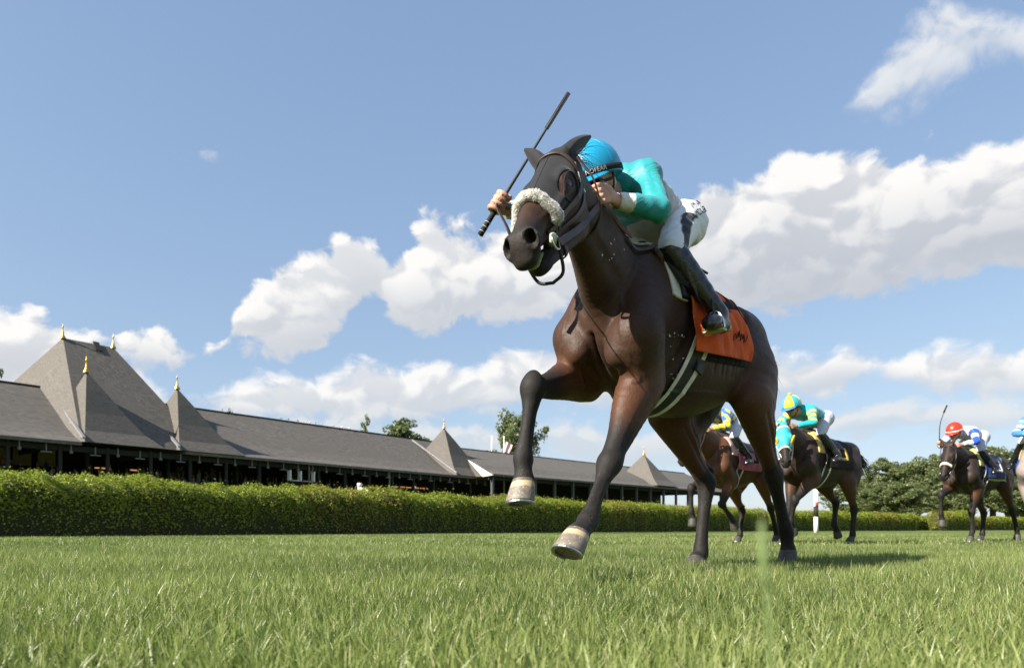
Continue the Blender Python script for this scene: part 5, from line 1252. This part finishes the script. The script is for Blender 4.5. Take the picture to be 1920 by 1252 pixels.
    if cap_band:
        th = np.linspace(0, 2 * math.pi, 73); Vb = []
        for z, k in ((.016, 1.012), (.016, 1.022), (.040, 1.022), (.040, 1.012)):
            for a in th[:-1]:
                rr = math.sqrt(max(0, 1 - ((z + .10 * .0 - .030) / .140) ** 2)) * k; Vb.append(hpt(-.010 + .150 * rr * math.cos(a), .121 * rr * math.sin(a), z + .010 * math.cos(a)))
        m = 72; Fb = [[k * m + i, k * m + (i + 1) % m, ((k + 1) % 4) * m + (i + 1) % m, ((k + 1) % 4) * m + i] for k in range(4) for i in range(m)]
        mesh_np('cap_band', Vb, np.array(Fb), cap_band, root)
    if pom:
        S = Sculpt(hpt(-.01, 0, .185) - .05, hpt(-.01, 0, .185) + .05, .006); S.ell(hpt(-.01, 0, .184), M, (.024, .024, .022), k=0); V, F = S.mesh(1); mesh_np('pompom', V, F, pom, root)
    if goggles:
        S = Sculpt(hd - .16, hd + .18, min(res, .005)); 
        for sg in (1, -1): S.ell(hpt(.062, sg * .034, -.014), np.array([nrm(f + s_ * sg * .45), nrm(s_ - f * sg * .45), u]), (.034, .040, .028), k=.008)
        S.ell(hpt(.03, 0, -.01), M, (.055, .060, .08), k=.004, mode='sub')
        V, F = S.mesh(1); gl = mesh_np('goggles', V, F, M_LENS, root)
        P = [hpt(.075 * math.cos(a) - .012, .083 * math.sin(a), -.010) for a in np.linspace(R(35), R(325), 30)]
        strap('goggle_strap', P, .018, .003, M_STRAPB, gl, normal=None, n=1) if False else tube('goggle_strap', P, .006, M_STRAPB, gl, 1, 6)
    P = [hpt(-.02, .088, .02), hpt(.0, .078, -.05), hpt(.035, .045, -.105), hpt(.045, 0, -.125), hpt(.035, -.045, -.105), hpt(0, -.078, -.05), hpt(-.02, -.088, .02)]
    tube('chin_strap', P, .006, M_STRAPB, root, 4, 6)
    return root
def folds(m, dist=.008, sc=8, st=.30):
    """sharp-edged cloth folds on top of the fine weave"""
    nt = m.node_tree; bs = nt.nodes['Principled BSDF']; tc = N(nt, 'ShaderNodeTexCoord').outputs['Object']
    n = NOISE(nt, tc, sc, 3, .5, 1.8); r = ML(nt, 'POWER', ML(nt, 'SUBTRACT', 1.0, ML(nt, 'ABSOLUTE', ML(nt, 'MULTIPLY_ADD', n, 4.0, -2.0)), clamp=True), 1.6)
    b = N(nt, 'ShaderNodeBump'); b.inputs['Strength'].default_value = st; b.inputs['Distance'].default_value = dist; nt.links.new(r, b.inputs['Height'])
    if bs.inputs['Normal'].links: nt.links.new(bs.inputs['Normal'].links[0].from_socket, b.inputs['Normal'])
    nt.links.new(b.outputs[0], bs.inputs['Normal'])
def zone_material(name, cols, rough=.55, sheen=.1, spec=.3, bump=.25, var=.85, bscale=500):
    """cloth whose colour areas come from the zone attribute: base, then red, green and blue areas"""
    m = mat(name, cols[0], rough, tuple(c * var for c in cols[0]), 10, bump, bscale, sheen=sheen, spec=spec, attr='zone' if len(cols) > 1 else None, attr_cols=cols[1:])
    folds(m); return m

# --- the leading jockey
folds(M_ORANGE, .008, 7, .4); folds(M_BOOT, .004, 14, .3)
def zj_main(V, J):
    hipc = (J['hipL'] + J['hipR']) / 2; shc = (J['shL'] + J['shR']) / 2; ax = nrm(shc - hipc); t = (V - hipc) @ ax / np.linalg.norm(shc - hipc)
    body = np.ones(len(V), bool)
    white = np.zeros(len(V)); cuff = np.zeros(len(V)); armd = np.full(len(V), 9.)
    for sd in 'LR':
        for a, b in (('sh', 'el'), ('el', 'wr')):
            A_, B_ = J[a + sd], J[b + sd]; ab = B_ - A_; tt = np.clip(((V - A_) @ ab) / (ab @ ab), 0, 1); d = np.linalg.norm(V - A_ - tt[:, None] * ab, axis=1); armd = np.minimum(armd, d)
            if a == 'el': cuff = np.maximum(cuff, sstep(tt, .70, .705) * (d < .075))
    white = sstep(-t, -.66, -.63) * sstep(armd, .074, .08)
    return np.stack([np.maximum(white, 0) * .0 + white, cuff, np.zeros(len(V))], 1)
def zb_main(V, J):
    z = np.zeros((len(V), 3)); P = catmull(np.array([(-.275, 1.775), (-.205, 1.758), (-.150, 1.715), (-.105, 1.66), (-.075, 1.605), (-.06, 1.54)]), 6); W = np.interp(np.linspace(0, 1, len(P)), [0, .25, .6, 1], [.004, .026, .026, .030])
    d = np.linalg.norm(V[:, None, [0, 2]] - P[None], axis=2) - W[None]; z[:, 0] = sstep(-d.min(1), -.003, .003) * (np.abs(V[:, 1]) > .10); return z
M_JERSEY = zone_material('turquoise_silks', [(.016, .27, .29), (.46, .46, .50), (.62, .62, .62)], .46, sheen=.1, spec=.35)
M_BREECH = zone_material('white_breeches', [(.80, .80, .85), (.010, .010, .012)], .6)
M_CAP = mat('blue_cap', (.008, .24, .43), .28, (.010, .27, .48), 6, .15, 300, spec=.5)
jockey = build_jockey(RIDER, MAIN_LOC, MAIN_RZ, .0054, 'jockey in turquoise silks and blue cap crouched over the leading horse', M_JERSEY, M_BREECH, M_CAP, M_SKIN, zone_j=zj_main, zone_b=zb_main, cap_band=M_BLACKC, seed=10)
# cap seams
hd, f_, s_, u_ = helmet_mesh(RIDER, 0, ''); hq = lambda a, b, c: hd + f_ * a + s_ * b + u_ * c
for k in range(6):
    az = k * math.pi / 3 + .3
    tube('cap_seam', [hq(-.010 + 1.002 * .150 * math.cos(e) * math.cos(az), 1.002 * .121 * math.cos(e) * math.sin(az), .030 + 1.002 * .140 * math.sin(e)) for e in np.linspace(.08, 1.5, 14)], .0012, M_CAP, jockey, 1, 5)
tube('cap_button', [hq(-.01, 0, .167), hq(-.01, 0, .180)], .011, M_CAP, jockey, 1)
# lettering wrapped round curved things
def lettering(txt, size, place, matl, parent, name='lettering', depth=.0012):
    cu = bpy.data.curves.new(name, 'FONT'); cu.body = txt; cu.size = size; cu.align_x = 'CENTER'; cu.align_y = 'CENTER'; cu.extrude = 0; cu.resolution_u = 4
    o = bpy.data.objects.new(name, cu); COL.objects.link(o); dg = bpy.context.evaluated_depsgraph_get(); me = bpy.data.meshes.new_from_object(o.evaluated_get(dg)); bpy.data.objects.remove(o)
    bm = bmesh.new(); bm.from_mesh(me); bmesh.ops.triangulate(bm, faces=bm.faces[:])
    for _ in range(2): bmesh.ops.subdivide_edges(bm, edges=[e for e in bm.edges if e.calc_length() > size * .12], cuts=1, use_grid_fill=False)
    bmesh.ops.triangulate(bm, faces=bm.faces[:])
    for v in bm.verts: v.co = Vector(place(v.co.x, v.co.y))
    me2 = bpy.data.meshes.new(name); bm.to_mesh(me2); bm.free(); me2.materials.append(matl); return link(bpy.data.objects.new(name, me2), parent)
M_WHITEP = mat('white_print', (.8, .8, .8), .6)
def on_band(x, y):
    az = R(38) - 0 + x / .138; z = .028 + y
    rr = math.sqrt(max(0, 1 - ((z - .030) / .140) ** 2)) * 1.03; return hq(-.010 + .150 * rr * math.cos(az), .121 * rr * math.sin(az), z + .010 * math.cos(az))
lettering('NOFEAR', .026, on_band, M_WHITEP, jockey)
# print on the thigh
SB = Sculpt(RIDER['hipL'] - .25, RIDER['hipL'] + .45, .008); sculpt_person(SB, RIDER, 'breeches', .0085)
def on_thigh(cx, cz, rot):
    h, k = RIDER['hipL'], RIDER['knL']; ax = nrm(k - h); c = V3(cx, .3, cz)
    e_r = nrm(V3(-.80, 0, .45) ); e_u = V3(.45, 0, .80)
    def pl(x, y):
        p = c + e_r * x + e_u * y; p = p.copy()
        for yy in np.linspace(.34, .02, 60):
            p[1] = yy
            if SB.sample(p[None])[0] < .002: break
        return p
    return pl
lettering('FTT OB SE', .030, on_thigh(-.315, 1.868, 0), M_BLACKC, jockey)
lettering('MCVEBS', .050, on_thigh(-.330, 1.828, 0), M_BLACKC, jockey)

# --- whip, reins, stirrups
whip = empty('riding_whip', MAIN_LOC, MAIN_RZ, 'long black riding whip held upright beside the leading horse\'s head', 'whip')
G = RIDER['handR']; g = nrm(RIDER['gripR']); b0 = G - g * .148
tube('shaft', [b0, G + g * .05, G + g * .545], [.0085, .0075, .0046], M_BLACK, whip, 4, 10)
tube('grip', [b0 - g * .004, b0 + g * .09, b0 + g * .20], [.0125, .0108, .0098], M_HOODC, whip, 6, 12)
for k in range(3): torus('grip_ring', b0 + g * (.012 + .022 * k), g, .0120, .0011, M_WHITEW, whip, 16, 6)
strap('flap', [G + g * .37, G + g * .45, G + g * .545], .017, .006, M_BLACK, whip, normal=V3(.73, .68, 0), n=3)
lettering('PRO CUSHION', .011, lambda x, y: G + g * (.20 + x) + nrm(np.cross(g, V3(.73, .68, 0))) * y * .6 + V3(.73, .68, 0) * .0085, M_WHITEP, whip) if False else None
bitL = h_(.475, .085, -.135); bitR = h_(.475, -.085, -.135)
HLp = RIDER['handL']; HRp = RIDER['handR']
strap('rein', [bitL, bitL * .6 + HLp * .4 + V3(0, .02, -.02), HLp + V3(-.02, .0, -.02), V3(.42, .155, 1.56), V3(.30, .12, 1.57), V3(.20, .10, 1.60)], .024, .004, M_LEATHER, bridle, normal=V3(0, 1, .3), n=6)
strap('rein', [V3(.66, .10, 1.70), V3(.53, .13, 1.66), V3(.44, .16, 1.60), V3(.34, .16, 1.55), V3(.24, .150, 1.54)], .030, .005, M_REIN, bridle, normal=V3(.3, .9, .3), n=6)
strap('rein', [bitR, bitR * .5 + HRp * .5, HRp, V3(.5, -.15, 1.62), V3(.3, -.11, 1.60), V3(.16, -.02, 1.66)], .024, .004, M_LEATHER, bridle, normal=V3(0, 1, .3), n=6)
P = SH.snap(np.array([V3(.30, .14, 1.50), V3(.20, .16, 1.50), V3(.10, .155, 1.53), V3(.02, .13, 1.56)]), .012)
strap('neck_strap', P, .022, .005, M_LEATHER, bridle, SH, .01, n=4, snap=False)
tube('rein_knot', [V3(.06, .155, 1.535), V3(.04, .175, 1.50), V3(.02, .17, 1.465)], [.012, .022, .012], M_LEATHER, bridle)
tube('rein_end', [V3(.04, .18, 1.50), V3(-.02, .235, 1.475), V3(-.10, .27, 1.47), V3(-.20, .29, 1.455)], .006, M_LEATHER, bridle, 5, 8)
tube('rein_end', [V3(.03, .18, 1.49), V3(-.02, .23, 1.455), V3(-.06, .25, 1.42)], .006, M_REIN, bridle, 5, 8)
for sd, sg in (('L', 1), ('R', -1)):
    a_, t_ = RIDER['an' + sd], RIDER['toe' + sd]; c = a_ + (t_ - a_) * .55 + V3(0, 0, -.050)
    arc = [c + V3(.0, sg * .050 * math.cos(a), .085 * math.sin(a) + .0) for a in np.linspace(0, math.pi, 15)]
    tube('stirrup_iron', arc, .006, M_METAL, saddle, 2, 8)
    strap('stirrup_tread', [c + V3(0, -.054, -.004), c + V3(0, .054, -.004)], .036, .009, M_GREENB, saddle, normal=V3(0, 0, 1), n=1)
    strap('stirrup_leather', [c + V3(0, 0, .085), c + V3(-.03, -sg * .04, .20), V3(-.15, sg * .20, 1.52)], .018, .004, M_BLACK, saddle, normal=V3(0, 1, 0), n=5)
# ------------------------------------------------------------------ the trailing field
def base_pose(**kw):
    p = dict(poll=V3(.84, .02, 1.66), nose=V3(1.13, .03, 1.14), arch=.03, ears=((V3(.80, .11, 1.78), V3(0, 1, 0)), (V3(.80, -.07, 1.78), V3(0, 1, 0))), shoulder=(V3(.25, .18, 1.10), V3(.25, -.18, 1.10)))
    p.update(kw); return p
def leg(*pts):
    k = ('elbow', 'knee', 'fetlock', 'coronet', 'sole', 'toe'); return dict(zip(k, [V3(*q) for q in pts]))
def hleg(*pts):
    k = ('stifle', 'hock', 'fetlock', 'coronet', 'sole', 'toe'); return dict(zip(k, [V3(*q) for q in pts]))
FR_UP = leg((.12, -.18, .95), (.52, -.16, .80), (.50, -.17, .48), (.47, -.17, .38), (.45, -.17, .29), (.6, 0, -.6))
FL_ST = leg((.02, .17, .90), (.14, .14, .52), (.10, .13, .19), (.16, .13, .09), (.185, .13, .008), (1, 0, 0))
FR_ST = leg((.05, -.17, .90), (.24, -.12, .52), (.33, -.10, .20), (.39, -.10, .10), (.42, -.10, .008), (1, 0, 0))
FL_CR = leg((.10, .16, .92), (.46, .11, .62), (.42, .02, .33), (.35, .00, .25), (.29, -.01, .18), (.3, 0, -.9))
FL_BK = leg((.00, .17, .92), (.22, .15, .58), (-.02, .15, .40), (-.10, .15, .33), (-.16, .15, .26), (-.3, 0, -.9))
HL_ST = hleg((-.72, .19, .92), (-.98, .17, .52), (-.95, .16, .14), (-.91, .16, .09), (-.87, .16, .008), (1, 0, 0))
HR_FX = hleg((-.66, -.18, .92), (-1.04, -.14, .62), (-.97, -.13, .29), (-1.03, -.12, .20), (-1.08, -.12, .13), (-.2, 0, -1))
HL_TR = hleg((-.84, .20, .95), (-1.20, .19, .555), (-1.38, .19, .215), (-1.40, .19, .115), (-1.39, .19, .02), (.6, 0, -.5))
HR_ST = hleg((-.62, -.18, .90), (-.90, -.13, .51), (-.82, -.12, .13), (-.77, -.12, .09), (-.73, -.12, .008), (1, 0, 0))
M_COAT_B = coat_material('red_bay_coat', (.115, .048, .022), (.075, .032, .017), tan=(.15, .06, .025))
M_COAT_C = coat_material('black_bay_coat', (.040, .022, .015), (.026, .015, .011))
M_COAT_D = coat_material('dark_brown_coat', (.032, .020, .014), (.022, .014, .011))
M_COAT_E = coat_material('grey_coat', (.30, .25, .23), (.20, .16, .15), points=(.12, .11, .11), tan=(.30, .22, .19))
def horse_at(name, pose, loc, rz, coat, label, res=.0155):
    root = build_horse(name, pose, loc, rz, coat, M_HOOF, M_SHOE, res, label)
    eyes(pose, root, .020); r = np.random.default_rng(int(loc[0] * 100)); fr = head_frame(pose); Sf = FIELD[name]
    ro = [V3(-1.24, 0, 1.36) + r.normal(0, .02, 3) for _ in range(120)]; strands('tail', ro, [V3(-.9, .05, -.25)] * 120, .55, (0, 0, -.9), .007, M_HAIR, root, seg=6, seed=7, curl=.2)
    ro = np.array([V3(.10, 0, 1.56) * (1 - t) + hp(fr, -.02, 0, -.03) * t + r.normal(0, .008, 3) for t in np.linspace(0, 1, 110)]); ro = Sf.snap(ro, -.004)
    strands('mane', list(ro), [V3(-.5, -.8, .2)] * 110, .14, (0, -.2, -.9), .005, M_HAIR, root, seg=4, seed=8)
    return root, Sf, fr
def simple_tack(nm, pose, Sf, loc, rz, who, cloth_m, cloth_label, pad_m, girth_m, num_m=None, rein_m=None, bridle_m=None, noseband=None, hood=None, cup=None, und=None):
    fr = head_frame(pose); H = lambda a, s, u: hp(fr, a, s, u)
    br = empty('bridle', loc, rz, 'bridle and reins on %s' % who, 'bridle'); bm_ = bridle_m or M_LEATHER
    strap('browband', [H(.05, .10, -.06), H(.03, .05, .0), H(.03, -.05, .0), H(.05, -.10, -.06)], .022, .008, bm_, br, Sf, .004)
    strap('noseband', [H(.37, .08, -.10), H(.36, .05, -.012), H(.36, -.05, -.012), H(.37, -.08, -.10)], .030 if not noseband else .042, .010 if not noseband else .018, noseband or bm_, br, Sf, .004)
    for sg in (1, -1):
        strap('cheek_strap', [H(.03, sg * .09, -.07), H(.14, sg * .115, -.13), H(.30, sg * .09, -.135), H(.45, sg * .07, -.125)], .024, .008, bm_, br, Sf, .004)
        torus('bit_ring', H(.475, sg * .072, -.128), fr[2], .036, .006, M_METAL, br, 16, 6)
        e0 = H(.475, sg * .080, -.135); e1 = V3(.60, sg * .12, 1.58); tube('rein', [e0, (e0 + e1) / 2 + V3(0, sg * .03, -.03), e1], .006, rein_m or M_LEATHER, br, 4, 6)
    if hood:
        hd_ = empty('racing_hood', loc, rz, 'turquoise blinker hood with yellow rimmed eye cups on %s' % who, 'hood')
        S = Sculpt(H(.15, 0, -.12) - .36, H(.15, 0, -.12) + .36, .010); sculpt_head(S, pose, infl=.007, detail=False, ears=False); S.plane(H(.33, 0, -.05), fr[1]); S.plane(H(-.02, 0, -.1), -fr[1] * .55 - fr[3] * .8); S.plane(H(0, 0, -.21), -fr[3])
        for sg in (1, -1): S.ell(H(.205, sg * .112, -.070), np.array([fr[1], fr[2], fr[3]]), (.055, .05, .045), k=.006, mode='sub')
        V, F = S.mesh(1); mesh_np('hood_cloth', V, F, hood, hd_)
        for sg in (1, -1): torus('eye_cup', H(.205, sg * .105, -.068), nrm(fr[2] * sg + fr[1] * .4), .056, .014, cup, hd_, 20, 8)
    cl = empty('saddle_cloth', loc, rz, cloth_label, 'saddle cloth')
    if und: draped('under_cloth', Sf, -.12, -.78, A0 - R(4), A1 + R(4), .010, und, cl, nf=16, nt=44, wr=.004, seed=3)
    _, P = draped('number_cloth', Sf, -.06, -.72, A0 + R(4), A1 - R(4), .024, cloth_m, cl, nf=24, nt=60, wr=.02, seed=5, flare=.006)
    if num_m:
        for (i0, i1, j0, j1) in ((9, 11, 6, 16), (9, 18, 6, 8), (16, 18, 6, 16), (9, 18, 14, 16), (11, 13, 44, 54)): patch(P, i0, i1, j0, j1, 'numeral_stroke', num_m, cl)
    sd = empty('racing_saddle', loc, rz, 'racing saddle, pad and girth on %s' % who, 'saddle')
    draped('pad', Sf, .10, -.10, R(22), R(158), .016, pad_m, sd, nf=8, nt=40, wr=.004, seed=8, thick=.016)
    draped('saddle_flap', Sf, -.06, -.5, R(32), R(148), .040, M_BLACK, sd, nf=14, nt=40, wr=.003, seed=9, thick=.02)
    for f0, m_, w_, o_ in ((-.15, M_BLACK, .09, .010), (-.10, girth_m, .022, .016), (-.20, girth_m, .022, .016)):
        ths = np.linspace(R(14), R(-194), 50); P_ = ring_ray(Sf, np.full(50, f0) + .06 * np.clip(-np.sin(ths), 0, 1), ths, 1.18, o_); strap('girth', P_, w_, .006, m_, sd, Sf, 0, n=1, snap=False)
def arms(z, **kw):
    J = dict(RIDER); J.update(elL=V3(.30, .28, 1.66), wrL=V3(.50, .16, 1.62), handL=V3(.585, .12, 1.60), gripL=V3(.1, -.3, 1), backL=V3(.2, .9, .3), elR=V3(.30, -.28, 1.66), wrR=V3(.50, -.16, 1.62), handR=V3(.585, -.12, 1.60), gripR=V3(.1, .3, 1), backR=V3(.2, -.9, .3),
             shR=V3(.135, -.16, 1.86), shL=V3(.135, .16, 1.86), head=V3(.36, 0, 1.90), face=V3(.93, 0, -.36), crown=V3(.36, 0, .93)); J.update(kw); return J
def stripes(V, J, n=9.0):
    z = np.zeros((len(V), 3))
    for sd in 'LR':
        for a, b in (('sh', 'el'),):
            A_, B_ = J[a + sd], J[b + sd]; ab = B_ - A_; tt = ((V - A_) @ ab) / (ab @ ab); d = np.linalg.norm(V - A_ - np.clip(tt, 0, 1)[:, None] * ab, axis=1)
            z[:, 0] = np.maximum(z[:, 0], (d < .085) * (np.mod(tt * 3.0, 1) > .5) * (tt > .2) * (tt < 1.15))
    return z
def heading(x, y, d): th = R(d); return (x, y, 0), math.atan2(-math.cos(th), -math.sin(th))

# second: red bay seen between the leader's hind legs
PB = base_pose(FR=FR_UP, FL=FL_BK, HR=HR_ST, HL=HL_TR)
loc, rz = heading(3.02, 9.9, 46)
hB, SB_, _ = horse_at('race_horse_second', PB, loc, rz, M_COAT_B, 'reddish bay racehorse seen between the leading horse\'s hind legs'); hB.name = 'race_horse'
M_PINK = mat('pink_cloth', (.55, .16, .24), .8, (.45, .12, .2), 9, .3, 300); M_PALEP = mat('pale_pad', (.62, .42, .38), .8)
simple_tack('B', PB, SB_, loc, rz, 'the reddish bay horse', M_PINK, 'pink saddle cloth with black numerals on the reddish bay horse', M_PALEP, M_WHITEW, M_BLACKC)
def diamonds(V, J): c = np.sin(V[:, 0] * 42) * np.sin((V[:, 2] + V[:, 1]) * 42); return np.stack([(c > .0) * 1.0, np.zeros(len(V)), np.zeros(len(V))], 1)
M_JB = zone_material('blue_yellow_silks', [(.03, .14, .55), (.75, .60, .02)], .4); M_BR = zone_material('plain_breeches', [(.55, .56, .64)], .6)
M_CAPB = mat('yellow_cap', (.72, .55, .03), .4)
build_jockey(arms(0), loc, rz, .0135, 'jockey in blue and yellow diamond silks on the reddish bay horse', M_JB, M_BR, M_CAPB, M_SKIN, zone_j=diamonds, seed=20)

# third: dark horse in turquoise blinkers
PC = base_pose(FR=FR_ST, FL=FL_CR, HR=HR_FX, HL=HL_ST, poll=V3(.84, .18, 1.60), nose=V3(1.06, .36, 1.10), ears=((V3(.70, .20, 1.70), V3(0, 1, 0)), (V3(.70, .07, 1.70), V3(0, 1, 0))))
loc, rz = heading(4.14, 9.6, 54)
hC, SC_, _ = horse_at('race_horse_third', PC, loc, rz, M_COAT_C, 'dark racehorse in turquoise blinkers, third in the field'); hC.name = 'race_horse'
M_TURQ = mat('turquoise_hood', (.03, .42, .46), .6, (.02, .35, .40), 12, .3, 300); M_YEL = mat('yellow_plastic', (.78, .42, .02), .4); M_OCHRE = mat('ochre_pad', (.50, .38, .14), .85, (.42, .31, .11), 8); M_GOLDC = mat('gold_print', (.60, .40, .05), .7)
simple_tack('C', PC, SC_, loc, rz, 'the dark horse in turquoise blinkers', M_BLACKC, 'black saddle cloth with gold numerals on the horse in turquoise blinkers', M_OCHRE, M_WHITEW, M_GOLDC, M_WHITEW, M_WHITEW, hood=M_TURQ, cup=M_YEL)
M_JC = zone_material('turquoise_yellow_silks', [(.02, .36, .40), (.75, .62, .04), (.40, .36, .03)], .4)
def zc_jersey(V, J):
    z = stripes(V, J); hipc = (J['hipL'] + J['hipR']) / 2; z[:, 1] = ((V[:, 2] < 1.78) & (np.abs(V[:, 0] + .1) < .2) & (z[:, 0] < .5)) * (np.abs(np.sin(V[:, 0] * 30 + V[:, 2] * 20)) > .3); return z
def quarters(L): return np.stack([(np.sin(np.arctan2(L[:, 1], L[:, 0]) * 3 + .6) > 0) * 1.0, np.zeros(len(L)), np.zeros(len(L))], 1)
M_CAPC = zone_material('quartered_cap', [(.03, .40, .48), (.78, .62, .03)], .4); M_BRIMC = mat('blue_peak', (.04, .22, .55), .4)
build_jockey(arms(0), loc, rz, .0115, 'jockey in turquoise silks with yellow sleeve hoops and pompom cap', M_JC, M_BR, M_CAPC, M_SKIN_D, zone_j=zc_jersey, zone_c=quarters, pom=M_CAPB, brim=M_BRIMC, seed=30)

# fourth: dark brown horse with the red-capped jockey
PD = base_pose(FR=FR_UP, FL=FL_ST, HR=HR_ST, HL=HL_TR, poll=V3(.84, .10, 1.60), nose=V3(1.10, .13, 1.06), ears=((V3(.80, .20, 1.72), V3(0, 1, 0)), (V3(.82, -.06, 1.73), V3(0, 1, 0))))
loc, rz = heading(7.73, 11.6, 58)
hD, SD_, _ = horse_at('race_horse_fourth', PD, loc, rz, M_COAT_D, 'dark brown racehorse ridden by the red-capped jockey'); hD.name = 'race_horse'
M_NAVY = mat('navy_cloth', (.03, .06, .20), .8, (.02, .04, .15), 12); M_PALEG = mat('pale_green_pad', (.50, .52, .22), .85)
simple_tack('D', PD, SD_, loc, rz, 'the red-capped jockey\'s horse', M_NAVY, 'navy saddle cloth with white edge on the red-capped jockey\'s horse', M_PALEG, M_WHITEW, M_WHITEW, noseband=M_WHITEW, und=M_WHITEW)
M_JD = zone_material('blue_white_silks', [(.62, .64, .68), (.02, .08, .50)], .45)
def zd(V, J):
    z = np.zeros((len(V), 3))
    for sd in 'LR':
        A_, B_, C_ = J['sh' + sd], J['el' + sd], J['wr' + sd]
        for a, b, f in ((A_, B_, lambda t: (t > .05) & ~((t > .40) & (t < .72))), (B_, C_, lambda t: t < .35)):
            ab = b - a; tt = ((V - a) @ ab) / (ab @ ab); d = np.linalg.norm(V - a - np.clip(tt, 0, 1)[:, None] * ab, axis=1); z[:, 0] = np.maximum(z[:, 0], (d < .08) * f(tt))
    return z
M_CAPD = mat('red_cap', (.68, .035, .015), .35, (.60, .03, .015), 6)
JD = arms(0, head=V3(.42, .0, 1.84), handR=V3(.60, -.15, 1.66), gripR=V3(.1, .1, 1))
build_jockey(JD, loc, rz, .0125, 'red-capped jockey in blue and white silks', M_JD, M_BR, M_CAPD, M_SKIN, zone_j=zd, cap_band=M_WHITEW, seed=40)
wp = empty('riding_whip', loc, rz, 'short black whip raised above the red-capped jockey\'s horse', 'whip')
h0 = V3(.60, -.15, 1.66); tube('shaft', [h0, h0 + V3(.02, .02, .30), h0 + V3(.0, .07, .50)], [.008, .007, .006], M_BLACK, wp, 4, 8); tube('handle', [h0 + V3(.0, .07, .50), h0 + V3(-.02, .11, .62)], .014, M_BLACK, wp, 2, 8)

# fifth: grey horse entering at the right edge
PE = base_pose(FR=FR_ST, FL=FL_BK, HR=HR_FX, HL=HL_ST, poll=V3(.76, -.02, 1.76), nose=V3(1.06, -.05, 1.25), ears=((V3(.74, .06, 1.90), V3(0, 1, 0)), (V3(.74, -.11, 1.90), V3(0, 1, 0))))
loc, rz = heading(7.96, 10.3, 38)
hE, SE_, _ = horse_at('race_horse_fifth', PE, loc, rz, M_COAT_E, 'grey racehorse cut off by the right edge of the picture', .018); hE.name = 'race_horse'
simple_tack('E', PE, SE_, loc, rz, 'the grey horse at the right edge', M_BLUEC, 'blue saddle cloth on the grey horse at the right edge', M_OCHRE, M_WHITEW)
M_CAPE = mat('pink_cap', (.75, .12, .50), .4); M_JE = zone_material('blue_silks', [(.05, .22, .60), (.65, .65, .66)], .45)
build_jockey(arms(0), loc, rz, .016, 'pink-capped jockey in blue and white silks at the right edge', M_JE, M_BR, M_CAPE, M_SKIN, zone_j=stripes, seed=50)
FIELD.clear()
